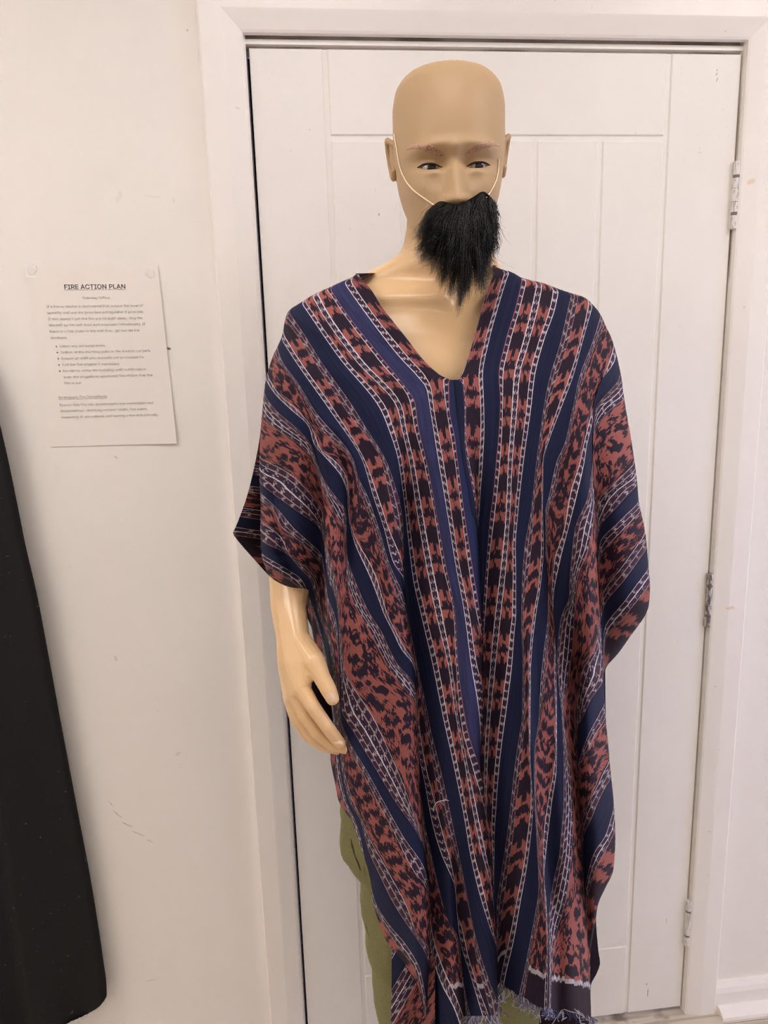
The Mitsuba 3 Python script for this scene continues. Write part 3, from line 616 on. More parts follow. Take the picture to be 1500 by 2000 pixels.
OL, OR = np.array(OL, float), np.array(OR, float)
xL, sL, xR, sR = (PchipInterpolator(o[:, 0], o[:, k]) for o in (OL, OR) for k in (1, 2))
xVL = line([(500, 690), (535, 700), (567, 727), (600, 747), (633, 773), (667, 800), (700, 825), (727, 853), (737, 870), (741, 886), (760, 888)])
xVR = line([(500, 962), (523, 965), (567, 950), (600, 940), (633, 932), (667, 922), (700, 912), (730, 901), (738, 893), (741, 886.5), (760, 888)])
K = {   # traced yarn lines: s -> [(y, x)]
 0: [(741, 886), (800, 892), (850, 898), (900, 904), (950, 914), (1000, 922)]+seg(fV2, 1030, 2010),
 -8: [(741, 880), (747, 877), (800, 878), (850, 888), (900, 894), (1000, 907), (1100, 922), (1200, 938)]+seg(fV2, 1230, 2010),
 -14: [(700, 826), (737, 866), (747, 866), (800, 872), (900, 888), (1000, 901), (1100, 914), (1200, 931)]+seg(fV2, 1260, 2010),
 -29: [(543, 682), (600, 720), (700, 800), (733, 830), (760, 843), (800, 848), (900, 866), (1000, 882), (1100, 897), (1200, 917), (1300, 932), (1345, 943)]+seg(fV2, 1370, 2010),
 -35: [(550, 670), (600, 705), (700, 782), (733, 813), (760, 833), (800, 840), (900, 856), (1000, 873), (1100, 889), (1200, 907), (1300, 920), (1400, 936)]+seg(fV2, 1460, 2010),
 -53: [(560, 643), (600, 668), (700, 747), (767, 800), (783, 810), (833, 817), (900, 833), (1000, 852), (1100, 870), (1200, 889), (1300, 895), (1367, 903), (1433, 915), (1500, 937)]+seg(fV2, 1530, 2010),
 -59: [(562, 638), (600, 662), (700, 737), (783, 800), (833, 809), (900, 827), (1000, 848), (1100, 864), (1200, 886), (1300, 891), (1400, 899), (1500, 923), (1567, 943)]+seg(fV2, 1600, 2010),
 -72: [(567, 612), (600, 627), (700, 697), (800, 782), (833, 788), (900, 803), (1000, 819), (1100, 837), (1200, 857), (1300, 879), (1400, 893), (1500, 912), (1600, 930), (1667, 945), (1733, 961)]+seg(fV2, 1780, 2010),
 -92: [(590, 587), (600, 594), (700, 663), (800, 743), (833, 757), (900, 778), (940, 784), (1000, 792), (1060, 798), (1133, 807), (1200, 822), (1300, 845), (1400, 865), (1500, 887), (1600, 907), (1667, 918), (1733, 933), (1813, 957), (1853, 970)]+seg(fV2, 1890, 2010),
 -109: [(607, 562), (650, 592), (700, 623), (800, 693), (833, 713), (900, 754), (950, 772), (990, 783)]+seg(fV1, 1020, 1190)+[(1250, 805), (1300, 815), (1367, 830), (1433, 843), (1500, 860), (1600, 882), (1667, 896), (1733, 909), (1813, 925), (1867, 939), (1920, 957), (1960, 971), (2010, 973)],
 -119: [(625, 556), (650, 577), (700, 610), (800, 675), (900, 745), (967, 760), (1030, 776), (1065, 786)]+seg(fV1, 1090, 1270)+[(1300, 813), (1333, 818), (1400, 828), (1500, 847), (1600, 868), (1667, 887), (1733, 906), (1800, 921), (1867, 930), (1930, 946), (2010, 966)],
 -131: [(650, 552), (700, 583), (800, 653), (900, 713), (967, 738), (1033, 760), (1100, 786)]+seg(fV1, 1130, 1330)+[(1367, 815), (1433, 821), (1500, 833), (1567, 850), (1633, 867), (1683, 881), (1728, 889), (1787, 894), (1813, 903), (1867, 915), (1920, 931), (1985, 955), (2010, 962)],
 -137: [(660, 548), (700, 573), (800, 643), (900, 708), (967, 728), (1033, 750), (1100, 768), (1130, 788)]+seg(fV1, 1160, 1440)+[(1467, 818), (1533, 830), (1600, 842), (1667, 861), (1707, 879), (1730, 888), (1787, 893), (1840, 899), (1900, 917), (2010, 950)],
 -154: [(677, 541), (700, 548), (750, 583), (800, 613), (900, 691), (933, 700), (967, 717), (1033, 740), (1100, 760), (1165, 788)]+seg(fV1, 1190, 1560)+[(1600, 828), (1667, 842), (1733, 857), (1800, 876), (1827, 893), (1850, 898), (1900, 903), (2010, 925)],
 -165: [(695, 533), (750, 577), (783, 595), (833, 623), (900, 686), (967, 706), (1033, 731), (1100, 753), (1167, 777), (1200, 792)]+seg(fV1, 1230, 1600)+[(1627, 827), (1680, 842), (1733, 856), (1787, 872), (1840, 893), (1900, 902), (2010, 912)],
 -190: [(728, 522), (767, 543), (800, 580), (833, 608), (883, 630), (900, 655), (933, 677), (967, 681), (1000, 682), (1033, 688), (1067, 703), (1100, 723), (1133, 737), (1167, 747), (1200, 757), (1233, 773), (1267, 791)]+seg(fV1, 1300, 1780)+[(1800, 841), (1840, 849), (1893, 867), (1947, 891), (2010, 913)],
 -198: [(740, 519), (767, 535), (800, 568), (833, 603), (867, 613), (900, 642), (933, 668), (967, 679), (1000, 680), (1033, 685), (1067, 695), (1100, 710), (1133, 725), (1167, 738), (1200, 750), (1233, 767), (1267, 783), (1300, 808)]+seg(fV1, 1330, 1840)+[(1867, 844), (1920, 861), (1973, 888), (2010, 900)],
 -215: [(767, 515), (800, 537), (833, 575), (867, 607), (900, 618), (933, 630), (967, 653), (1000, 676), (1033, 677), (1067, 677), (1100, 681), (1133, 693), (1167, 707), (1200, 723), (1233, 745), (1267, 760), (1300, 778), (1333, 807)]+seg(fV1, 1360, 2010),
 -236: [(808, 511), (833, 533), (867, 583), (900, 612), (933, 622), (967, 637), (1000, 653), (1033, 672), (1067, 675), (1100, 676), (1133, 678), (1167, 687), (1200, 703), (1233, 723), (1267, 740), (1300, 757), (1333, 780), (1370, 809)]+seg(fV1, 1400, 2010),
 -275: [(897, 506), (915, 550), (933, 575), (967, 608), (1000, 629), (1033, 633), (1067, 637), (1100, 647), (1133, 655), (1167, 661), (1200, 663), (1233, 665), (1300, 671), (1333, 684), (1367, 707), (1400, 728), (1467, 760), (1533, 788), (1600, 812), (1625, 822)]+seg(fV1, 1660, 2010),
 -296: [(943, 507), (967, 537), (1000, 583), (1033, 625), (1060, 632), (1100, 637), (1133, 642), (1167, 655), (1200, 660), (1300, 664), (1333, 666), (1383, 667), (1433, 693), (1500, 733), (1567, 773), (1633, 818)]+seg(fV1, 1670, 2010),
 -314: [(963, 508), (990, 538), (1033, 575), (1067, 613), (1083, 628), (1133, 636), (1167, 640), (1200, 653), (1233, 659), (1333, 663), (1400, 665), (1450, 683), (1500, 713), (1567, 750), (1633, 787), (1700, 830)]+seg(fV1, 1740, 2010),
 -324: [(975, 508), (1000, 537), (1027, 548), (1050, 577), (1083, 613), (1107, 631), (1167, 637), (1233, 653), (1267, 660), (1333, 662), (1400, 664), (1450, 677), (1500, 703), (1567, 738), (1633, 773), (1700, 807), (1735, 833)]+seg(fV1, 1770, 2010),
 -350: [(1020, 509), (1050, 550), (1087, 567), (1107, 597), (1133, 617), (1200, 628), (1267, 650), (1333, 658), (1450, 667), (1500, 672), (1567, 690), (1600, 707), (1633, 720), (1700, 757), (1767, 793), (1833, 820), (1845, 834)]+seg(fV1, 1880, 2010),
 -365: [(1057, 509), (1067, 530), (1083, 563), (1107, 583), (1133, 607), (1200, 622), (1267, 645), (1400, 656), (1500, 667), (1567, 683), (1600, 703), (1633, 712), (1667, 722), (1700, 737), (1767, 770), (1813, 800), (1867, 833)]+seg(fV1, 1900, 2010),
 -382: [(1084, 510), (1107, 553), (1133, 590), (1167, 604), (1250, 630), (1400, 653), (1500, 663), (1567, 677), (1600, 692), (1633, 703), (1667, 710), (1720, 722), (1760, 732), (1813, 765), (1840, 789), (1900, 822), (2010, 836)],
 -395: [(1100, 512), (1133, 565), (1153, 590), (1200, 612), (1300, 636), (1400, 651), (1500, 655), (1567, 670), (1600, 686), (1667, 707), (1760, 729), (1787, 739), (1840, 771), (1900, 812), (2010, 831)],
 8: [(741, 897), (750, 903), (800, 907), (850, 907), (900, 912), (950, 922), (1000, 930)]+seg(fV2, 1030, 2010),
 14: [(525, 965), (567, 952), (633, 934), (700, 914), (733, 904), (750, 906), (800, 910), (850, 910), (900, 916), (950, 926), (1000, 932)]+seg(fV2, 1030, 2010),
 29: [(533, 985), (600, 966), (667, 947), (733, 935), (783, 938), (833, 939), (900, 936), (967, 934), (1000, 934)]+seg(fV2, 1030, 2010),
 35: [(533, 994), (600, 973), (667, 955), (733, 943), (783, 945), (833, 946), (900, 943), (967, 938), (1000, 936)]+seg(fV2, 1030, 2010),
 53: [(543, 1020), (600, 1007), (667, 987), (733, 974), (783, 977), (833, 975), (900, 969), (967, 963), (1000, 958), (1100, 950), (1200, 943)]+seg(fV2, 1240, 2010),
 59: [(544, 1030), (600, 1016), (667, 997), (733, 983), (783, 982), (833, 981), (900, 977), (1000, 967), (1100, 955), (1200, 948), (1240, 945)]+seg(fV2, 1270, 2010),
 72: [(550, 1055), (600, 1045), (667, 1028), (733, 1010), (800, 1005), (900, 997), (1000, 993), (1100, 985), (1200, 973), (1300, 963), (1367, 957), (1433, 952), (1500, 949), (1560, 948)]+seg(fV2, 1600, 2010),
 92: [(563, 1092), (600, 1085), (667, 1062), (733, 1045), (800, 1037), (900, 1023), (1000, 1012), (1067, 1007), (1133, 1008), (1200, 1008), (1233, 1005), (1300, 1000), (1367, 992), (1433, 983), (1500, 975), (1567, 970), (1633, 966), (1700, 965)]+seg(fV2, 1760, 2010),
 109: [(572, 1117), (600, 1110), (667, 1095), (733, 1075), (767, 1067), (833, 1057), (900, 1048), (1000, 1037), (1067, 1025), (1133, 1020), (1200, 1018), (1300, 1021), (1400, 1020), (1433, 1015), (1500, 1005), (1567, 998), (1633, 990), (1700, 980), (1767, 971)]+seg(fV2, 1830, 2010),
 119: [(577, 1130), (667, 1110), (733, 1088), (800, 1070), (867, 1058), (900, 1056), (1000, 1042), (1067, 1038), (1133, 1030), (1200, 1022), (1300, 1024), (1400, 1026), (1433, 1023), (1500, 1017), (1567, 1008), (1633, 1002), (1700, 992), (1767, 983), (1800, 978), (1840, 974)]+seg(fV2, 1880, 2010),
 131: [(590, 1150), (667, 1133), (733, 1113), (800, 1088), (867, 1067), (900, 1060), (1000, 1058), (1067, 1057), (1133, 1053), (1200, 1042), (1267, 1035), (1300, 1033), (1400, 1033), (1467, 1033), (1533, 1037), (1567, 1037), (1633, 1030), (1680, 1024), (1760, 1009), (1840, 993), (1893, 981), (1930, 975), (2010, 974)],
 137: [(597, 1158), (667, 1138), (733, 1120), (800, 1095), (867, 1070), (900, 1061), (1000, 1060), (1067, 1062), (1133, 1057), (1200, 1047), (1267, 1039), (1300, 1037), (1400, 1036), (1467, 1036), (1533, 1039), (1567, 1042), (1600, 1040), (1680, 1031), (1760, 1017), (1840, 1003), (1920, 985), (2010, 976)],
 154: [(615, 1174), (667, 1158), (733, 1133), (800, 1118), (867, 1103), (900, 1088), (967, 1073), (1000, 1065), (1067, 1065), (1133, 1070), (1200, 1070), (1267, 1063), (1333, 1056), (1400, 1053), (1467, 1044), (1533, 1043), (1567, 1044), (1600, 1046), (1653, 1049), (1733, 1052), (1787, 1045), (1840, 1035), (1893, 1025), (1947, 1013), (2010, 1000)],
 165: [(633, 1182), (667, 1166), (733, 1142), (800, 1123), (867, 1110), (900, 1097), (967, 1082), (1000, 1070), (1100, 1068), (1200, 1073), (1300, 1067), (1400, 1057), (1467, 1045), (1533, 1046), (1600, 1048), (1700, 1053), (1760, 1053), (1787, 1052), (1840, 1041), (1893, 1032), (2010, 1015)],
 190: [(675, 1199), (720, 1185), (760, 1168), (800, 1157), (867, 1140), (900, 1133), (967, 1113), (1033, 1102), (1100, 1082), (1167, 1078), (1233, 1083), (1300, 1083), (1400, 1085), (1467, 1085), (1500, 1082), (1567, 1070), (1633, 1062), (1680, 1061), (1760, 1065), (1840, 1069), (1893, 1066), (2010, 1062)],
 198: [(690, 1203), (700, 1202), (763, 1162)]+seg(fVC, 790, 830)+[(838, 1154), (867, 1147), (900, 1142), (967, 1127), (1033, 1110), (1100, 1093), (1167, 1081), (1200, 1080), (1267, 1085), (1333, 1087), (1400, 1088), (1500, 1087), (1567, 1078), (1633, 1070), (1680, 1065), (1707, 1063), (1760, 1067), (1840, 1070), (2010, 1066)],
 215: [(730, 1212), (735, 1211), (800, 1163)]+seg(fVC, 830, 890)+[(915, 1156), (967, 1149), (1033, 1123), (1083, 1117), (1133, 1113), (1167, 1112), (1200, 1098), (1233, 1092), (1300, 1088), (1400, 1097), (1500, 1101), (1567, 1101), (1633, 1096), (1667, 1093), (1707, 1084), (1760, 1075), (1813, 1071), (1900, 1072), (2010, 1070)],
 236: [(780, 1220), (833, 1166)]+seg(fVC, 860, 985)+[(1010, 1160), (1067, 1150), (1133, 1127), (1200, 1122), (1267, 1118), (1333, 1107), (1400, 1101), (1467, 1110), (1533, 1117), (1600, 1119), (1653, 1117), (1707, 1113), (1760, 1105), (1813, 1089), (1867, 1079), (1920, 1077), (2010, 1075)],
 275: [(905, 1240), (940, 1205), (985, 1166)]+seg(fVC, 1020, 1185)+[(1215, 1171), (1267, 1162), (1300, 1142), (1333, 1133), (1367, 1129)]+seg(fV4, 1400, 2010),
 296: [(946, 1245), (990, 1205), (1033, 1171)]+seg(fVC, 1070, 1290)+[(1326, 1178), (1367, 1153), (1400, 1139), (1423, 1128)]+seg(fV4, 1460, 2010),
 314: [(981, 1249), (1020, 1208), (1060, 1172)]+seg(fVC, 1100, 1310)+[(1370, 1180), (1400, 1168), (1433, 1150), (1467, 1137), (1500, 1128)]+seg(fV4, 1540, 2010),
 324: [(1000, 1252), (1040, 1212), (1087, 1173)]+seg(fVC, 1120, 1310)+[(1400, 1182), (1433, 1163), (1467, 1147), (1500, 1130)]+seg(fV4, 1540, 2010),
 350: [(1042, 1261), (1100, 1220), (1163, 1177)]+seg(fVC, 1190, 1310)+[(1489, 1191), (1500, 1183), (1533, 1168), (1567, 1150), (1600, 1138), (1625, 1136)]+seg(fV4, 1660, 2010),
 365: [(1071, 1264), (1130, 1222), (1190, 1178)]+seg(fVC, 1220, 1310)+[(1518, 1194), (1533, 1185), (1567, 1168), (1600, 1155), (1633, 1140), (1655, 1138)]+seg(fV4, 1690, 2010),
 382: [(1111, 1267), (1170, 1223), (1233, 1180), (1280, 1178), (1310, 1179)]+[(1575, 1199), (1600, 1193), (1633, 1182), (1667, 1160), (1700, 1150), (1735, 1144)]+seg(fV4, 1770, 2010),
 395: [(1141, 1270), (1200, 1224), (1253, 1182), (1310, 1180), (1622, 1201), (1633, 1197), (1667, 1180), (1700, 1162), (1733, 1153), (1760, 1148), (1790, 1147)]+seg(fV4, 1830, 2010),
}
Y0, Y1, DY = 514, 2066, 4
ROWS = np.arange(Y0, Y1, DY, dtype=float)
SMALL = 2.0
S = np.unique(np.r_[np.arange(-420, 421, SMALL), 0.])
KS = sorted(K)
KX = {s: (PchipInterpolator(*np.array(sorted(dict(K[s]).items()), float).T), K[s][0][0], max(q[0] for q in K[s])) for s in KS}
nR, nC = len(ROWS), len(S)
PX = np.zeros((nR, nC)); EXC = np.zeros((nR, nC)); SIDE = np.sign(S)
HEMV = np.zeros((nR, nC), bool)
for i, y in enumerate(ROWS):
    for sg in (-1, 1):
        if y < (OL if sg < 0 else OR)[0, 0]: yy = (OL if sg < 0 else OR)[0, 0]
        else: yy = min(y, 2010.)
        bx, bs = (float(xL(yy)), float(sL(yy))) if sg < 0 else (float(xR(yy)), float(sR(yy)))
        pts = {}
        for s in KS:
            if s*sg < 0 or (s == 0 and y < 742): continue
            f, a, b = KX[s]
            if a-3 <= y <= (b+100 if b > 1990 else b+12) and abs(s) < abs(bs)-1.5: pts[abs(s)] = float(f(np.clip(y, a, b)))
        if y < 742:
            vx = float((xVL if sg < 0 else xVR)(y)); pts = {k: v for k, v in pts.items() if k > 14.5}
            if abs(bs) > 13.5: pts[13.0] = vx
        pts[abs(bs)] = bx
        ks = np.array(sorted(pts)); xs_ = np.array([pts[k] for k in ks])
        xs_ = np.maximum.accumulate(xs_*sg)*1.0      # rising away from the middle
        xs_ = np.minimum(xs_, bx*sg) if sg*bx >= xs_[0] else xs_
        m = (S*sg >= 0) & ((S != 0) | (sg > 0)) if sg > 0 else (S < 0)
        a_ = np.abs(S[m])
        if len(ks) > 1: xv = PchipInterpolator(ks, xs_)(np.clip(a_, ks[0], ks[-1]))*sg
        else: xv = np.full(m.sum(), xs_[0]*sg)
        PX[i, m] = xv
        e = np.where(a_ > ks[-1], a_-ks[-1], 0.0)
        EXC[i, m] = e
        if y < 742: EXC[i, m] = np.where(a_ < 13, -(13-a_), EXC[i, m])
# light smoothing down the yarns, then keep the order across
ker = np.array([1, 2, 3, 2, 1.]); ker /= ker.sum()
pad = np.pad(PX, ((2, 2), (0, 0)), mode='edge'); SM = sum(k*pad[j:j+nR] for j, k in enumerate(ker))
vrow = np.abs(ROWS-742) < 14
PX = np.where(vrow[:, None], PX, SM)
YY = np.repeat(ROWS[:, None], nC, 1)
# depth in front of the door
out = np.vstack([[(float(xL(y)), y) for y in np.arange(535, 2012, .5)], [(float(xR(y)), y) for y in np.arange(515, 2012, .5)]])
dist = cKDTree(out).query(np.stack([PX, YY], -1).reshape(-1, 2))[0].reshape(nR, nC)
Fm = line([(500, .405), (560, .408), (620, .425), (700, .445), (742, .455), (900, .470), (1100, .474), (1300, .476), (1600, .480), (1800, .486), (2070, .496)])(YY)
Fr = line([(500, .372), (560, .366), (620, .345), (700, .330), (900, .318), (1100, .335), (1300, .350), (1600, .36), (2070, .385)])(YY)
Rr = line([(500, 75), (700, 110), (1000, 120), (1400, 105), (2070, 85)])(YY)
tt = np.clip(dist/Rr, 0, 1)
FF = Fr+(Fm-Fr)*np.sqrt(np.clip(1-(1-tt)**2, 0, 1))
def amp(tab): return line(tab)(np.clip(YY, tab[0][0], tab[-1][0]))
def valley(f, A, wl, wr, y0, y1, ridge=.3, side=-1, rd=26, rw=20):
    global FF
    x0 = f(np.clip(YY, y0, y1)); d = PX-x0
    A = A*1.75
    FF = FF-A*np.exp(-(np.abs(d)/np.where(d < 0, wl, wr))**1.6)+ridge*.75*A*np.exp(-((d-side*rd)/rw)**2)
valley(fV1, amp([(860, 0), (930, .010), (1000, .024), (1200, .028), (1500, .030), (2012, .034)]), 7, 34, 900, 2010)
valley(fV2, amp([(800, 0), (900, .006), (1000, .018), (1200, .026), (1600, .030), (2012, .034)]), 7, 34, 960, 2010)
valley(fV4, amp([(1060, 0), (1140, .010), (1280, .034), (1460, .036), (1500, .034), (2012, .040)]), 26, 12, 1080, 2010, .2, 1)
valley(fV4, amp([(1480, 0), (1580, .012), (2012, .016)]), 6, 30, 1080, 2010, .5, -1)
valley(fV5, amp([(1610, 0), (1700, .014), (2012, .022)]), 6, 26, 1600, 2010)
valley(fVC, amp([(720, 0), (800, .012), (950, .034), (1150, .050), (1313, .050), (1345, 0), (2012, 0)]), 6, 46, 740, 1313, .25, -1)
valley(fVL, amp([(740, 0), (800, .006), (900, .018), (1000, .034), (1200, .050), (1400, .045), (1440, 0), (2012, 0)]), 46, 6, 760, 1420, .25, 1)
sq1 = line([(860, 655), (930, 676), (1000, 679), (1060, 678), (1130, 674), (1200, 664)]); valley(sq1, amp([(840, 0), (950, .010), (1060, .012), (1180, 0), (2012, 0)]), 24, 10, 860, 1200, 0)
sq2 = line([(1020, 1064), (1100, 1072), (1180, 1080), (1300, 1086), (1420, 1086)]); valley(sq2, amp([(1000, 0), (1150, .012), (1350, .012), (1450, 0), (2012, 0)]), 10, 22, 1020, 1420, .2)
sq3 = line([(1240, 1030), (1300, 1030), (1400, 1030), (1467, 1038), (1560, 1042), (1653, 1049), (1733, 1054), (1800, 1064), (1867, 1072), (2010, 1070)]); valley(sq3, amp([(1180, 0), (1300, -.010), (1600, -.016), (1867, -.022), (2012, -.024)]), 13, 13, 1240, 2010, 0)
valley(line([(1000, 1062), (1600, 1072), (1900, 1088), (2010, 1090)]), amp([(1450, 0), (1600, .008), (1900, .016), (2012, .016)]), 14, 18, 1000, 2010, 0)
sl = line([(880, 522), (960, 532), (1040, 545), (1090, 556), (1130, 575)]); valley(sl, amp([(860, 0), (950, .010), (1110, .014), (1140, 0), (2012, 0)]), 8, 26, 880, 1130, .25)
P3 = np.stack([PX, YY, FF], -1)
# soft wrinkles that follow the yarns
wr = (meshkit.fbm(np.stack([np.repeat(S[None]*.045, nR, 0), YY*.0045, YY*0+2.2], -1), 3, 4)-.5)
FF = FF+wr*.016*np.clip(dist/60, 0, 1)
# cloth beyond the outline turns back over the arm and shoulder; at the neck it is turned under
ex = np.clip(EXC, 0, 70)/1000; r_ = .018
ang = np.clip(ex/r_, 0, np.pi/2); back = r_*np.sin(ang)+np.clip(ex-r_*np.pi/2, 0, 1)*.55; inn = r_*(1-np.cos(ang))+np.clip(ex-r_*np.pi/2, 0, 1)*.35
FF = FF-np.where(EXC > 0, back, 0)-np.where(EXC < 0, np.clip(-EXC/1000, 0, .006)*.8, 0)
hemf = line([(500, 2062), (842, 2058), (880, 2030), (902, 2004), (906, 1986), (972, 1984), (973.5, 1921), (983, 1926), (1017, 1947), (1055, 1968), (1080, 1973), (1100, 1976), (1120, 1981), (1150, 1986), (1162, 1992), (1300, 1995)])
HY = hemf(PX)+2.5*(meshkit.noise(np.stack([PX*.35, YY*0, YY*0], -1))-.5)*(PX > 970)
inside = YY <= HY+DY
YY = np.minimum(YY, HY)
W3 = at(PX, YY, FF)
W3[..., 0] += np.where(EXC > 0, -SIDE[None]*inn, 0)+np.where(EXC < 0, np.clip(-EXC/1000, 0, .006)*.6*SIDE[None], 0)
# t: length of yarn above the hem
dl = np.hypot(np.diff(PX, axis=0), np.diff(YY, axis=0))*.64; dl = np.where(np.diff(YY, axis=0) > 0, dl, 0)
TTc = np.zeros((nR, nC)); TTc[:-1] = np.cumsum(dl[::-1], axis=0)[::-1]
lastrow = np.array([np.interp(c, S, S) for c in S])
off = np.where(PX[-1] < 905, 38-np.clip((PX[-1]-820)/85, 0, 1)*32, 0); TTc = TTc+off[None]
def patch(W3, uvs, keep, flip=False):
    n, m = W3.shape[:2]; I = np.arange(n-1)[:, None]*m+np.arange(m-1)[None]
    k = keep[:-1, :-1] & keep[1:, :-1] & keep[:-1, 1:] & keep[1:, 1:]; I = I[k]
    f = np.vstack([np.stack([I, I+m, I+m+1], -1), np.stack([I, I+m+1, I+1], -1)])
    v = W3.reshape(-1, 3); a = np.linalg.norm(np.cross(v[f[:, 1]]-v[f[:, 0]], v[f[:, 2]]-v[f[:, 0]]), axis=1); f = f[a > 1e-10]
    used, inv = np.unique(f, return_inverse=True)
    return v[used], inv.reshape(f.shape), uvs.reshape(-1, 2)[used]
UVS = np.stack([np.repeat(S[None], nR, 0), TTc], -1)
rows_ok = np.where(S[None] < 0, YY >= 534, YY >= 516)
parts = [patch(W3, UVS, inside & rows_ok & (EXC > -9))]
# the back of the cloth: hangs behind the body, seen past the right arm and at both lower corners
bl = line([(545, 690), (600, 585), (640, 560), (740, 525), (880, 503), (960, 485), (1030, 460), (1041, 455), (1050, 460), (1054, 463), (1110, 512), (1215, 604), (1258, 618), (1290, 627), (1340, 608), (1400, 626), (1480, 648), (1700, 700), (1880, 765), (2020, 764)])
br = line([(545, 980), (600, 1155), (640, 1175), (760, 1206), (1000, 1240), (1190, 1256), (1310, 1182), (1600, 1187), (1760, 1166), (1787, 1164), (1860, 1169), (1880, 1172), (1900, 1166), (1925, 1154), (2020, 1150)])
yb = np.arange(545, 2016, 5.0); ub = np.linspace(0, 1, 90); BX = bl(yb)[:, None]*(1-ub)+br(yb)[:, None]*ub; BY = np.repeat(yb[:, None], 90, 1)
BF = .205+.03*np.sin(BX*.035+BY*.004)*.5+.045*np.exp(-((BX-bl(yb)[:, None])/60)**2)*np.clip((BY-1100)/300, 0, 1)+.06*np.exp(-((BX-br(yb)[:, None])/60)**2)*np.clip((BY-1200)/300, 0, 1)
_de = np.minimum(BX-bl(yb)[:, None], br(yb)[:, None]-BX)
BF = BF+.062*np.exp(-(_de/55)**2)*np.clip((1110-BY)/70, 0, 1)*np.clip((BY-545)/120, 0, 1)+.115*np.clip((690-BY)/145, 0, 1)
bs_ = np.where(ub < .5, -(296+(BY-925)*.80-(BX-480)*.12), 296+(BY-1000)*.5+(BX-1180)*.3)
bs_ = np.where((ub[None] < .5) & (BY > 1500), -(236+(BX-760)*.45+(BY-1870)*.25), bs_)
parts.append(patch(at(BX, BY, BF), np.stack([bs_, 900-BY*.5-BX*.3], -1), np.ones(BX.shape, bool)))
# inner lower left corner of the cloth, hanging behind the front edge
yc = np.arange(1780, 2016, 4.0); uc = np.linspace(0, 1, 40); cl = line([(1780, 760), (1865, 765), (2020, 762)])(yc); CX = cl[:, None]*(1-uc)+850*uc; CY = np.repeat(yc[:, None], 40, 1)
CF = .424+.006*np.sin(CX*.09)-.006*(1-uc)
cs_ = 236-((CX-765)*.52+(CY-1900)*.30)+70
parts.append(patch(at(CX, CY, CF), np.stack([-np.clip(cs_, 150, 419), 260+(CX-765)*.3-(CY-1900)*.45], -1), np.ones(CX.shape, bool)))
vs, fs, us, o = [], [], [], 0
for v, f, u in parts: vs.append(v); fs.append(f+o); us.append(u); o += len(v)
PO = obj('poncho', trimesh.Trimesh(np.vstack(vs), np.vstack(fs), process=False), 'ikat_cloth', parent=MQ, smooth=True, uv=np.vstack(us),
         label='handwoven ikat poncho striped navy, rust red and white with a V neck')

# ---------------------------------------------------------------- loose threads and fringe of the poncho
def weave(n):
    return 0
mat('fringe_yarn', [.40, .36, .42], .8, .2)
mat('fringe_blue', [.06, .065, .17], .8, .2)
def col_at(s): return int(np.argmin(np.abs(S-s)))
def hem_pt(s):
    c = col_at(s); ok = np.where(inside[:, c])[0]
    return W3[ok[-1], c] if len(ok) else None
fr = {'fringe_yarn': [], 'fringe_blue': []}
rg = np.random.default_rng(3)
for s in np.r_[np.arange(-170, -86, .8), np.arange(60, 300, 1.15)]:
    p = hem_pt(s)
    if p is None: continue
    L = rg.uniform(.010, .024) if s < 0 else rg.uniform(.004, .015)
    dx = rg.normal(0, .004, 2); p = p+[0, -.001, .002]
    pts = np.array([p, p+[dx[0]*.4, -.001, -L*.35], p+[dx[0], -.003+dx[1]*.3, -L*.7], p+[dx[0]+dx[1], -.004, -L]])
    m = 'fringe_yarn' if (s < 0 and rg.random() < .6) or (s > 0 and rg.random() < .4) else 'fringe_blue'
    fr[m].append(tube(spline(pts, 6), np.linspace(.00055, .00035, 6), 4))
for (x, y, n) in ((985, 1935, 3), (1013, 1945, 7), (1018, 1950, 6), (1035, 1958, 3), (1098, 1972, 4), (1048, 1966, 3), (1125, 1976, 3)):   # knotted ends of the white warp lines
    for k in range(n):
        p = at(x+rg.normal(0, 3), y+rg.normal(0, 3), .462+rg.uniform(0, .01)); q = p+np.array([rg.normal(.003, .008), -.004, -rg.uniform(.008, .022)])
        c = (p+q)/2+np.array([rg.normal(0, .006), -.004, rg.normal(0, .004)])
        fr['fringe_yarn'].append(tube(spline([p, c, q], 7), .00060, 4))
for m, l in fr.items(): obj('fringe', cat(*l), m, parent=PO, kind='stuff', smooth=True)
th = [at(x, y, f) for x, y, f in ((846, 1582, .492), (850, 1571, .496), (858, 1565, .498), (867, 1563, .497), (876, 1564, .49))]
obj('loose_thread', tube(spline(th, 16), .0005, 5), 'fringe_yarn', parent=PO, smooth=True)

# ---------------------------------------------------------------- false beard with its elastic cord
mat('beard_hair', [.0065, .0062, .0068], .42, .45)
mat('beard_base', [.006, .006, .006], .9, .1)
mat('cord', [.78, .66, .47], .7, .3)
TOP = line([(846, 402), (850, 398), (862, 393), (878, 396), (892, 399), (905, 396), (926, 385), (947, 374), (956, 379), (968, 392), (976, 404)])
def beard_F(x, y):   # the backing lies over the mouth and chin
    return .452-.030*((x-902)/62)**2-.004*np.clip((y-440)/50, 0, 1)
nu_, nv_ = 34, 20; BP = []
for layer in (0, .004):
    for j in range(nv_):
        for i in range(nu_):
            v = j/(nv_-1); x = 847+124*i/(nu_-1); x = x+(903-x)*.22*v**2; y = float(TOP(np.clip(847+128*i/(nu_-1), 846, 976)))+v*(92-30*abs(i/(nu_-1)-.5)*2)
            BP.append(at(x, y, float(beard_F(x, y))-layer))
BP = np.array(BP); q = []
for l in (0, 1):
    for j in range(nv_-1):
        for i in range(nu_-1):
            a = l*nu_*nv_+j*nu_+i; f2 = [[a, a+nu_, a+nu_+1], [a, a+nu_+1, a+1]]; q += f2 if l == 0 else [t[::-1] for t in f2]
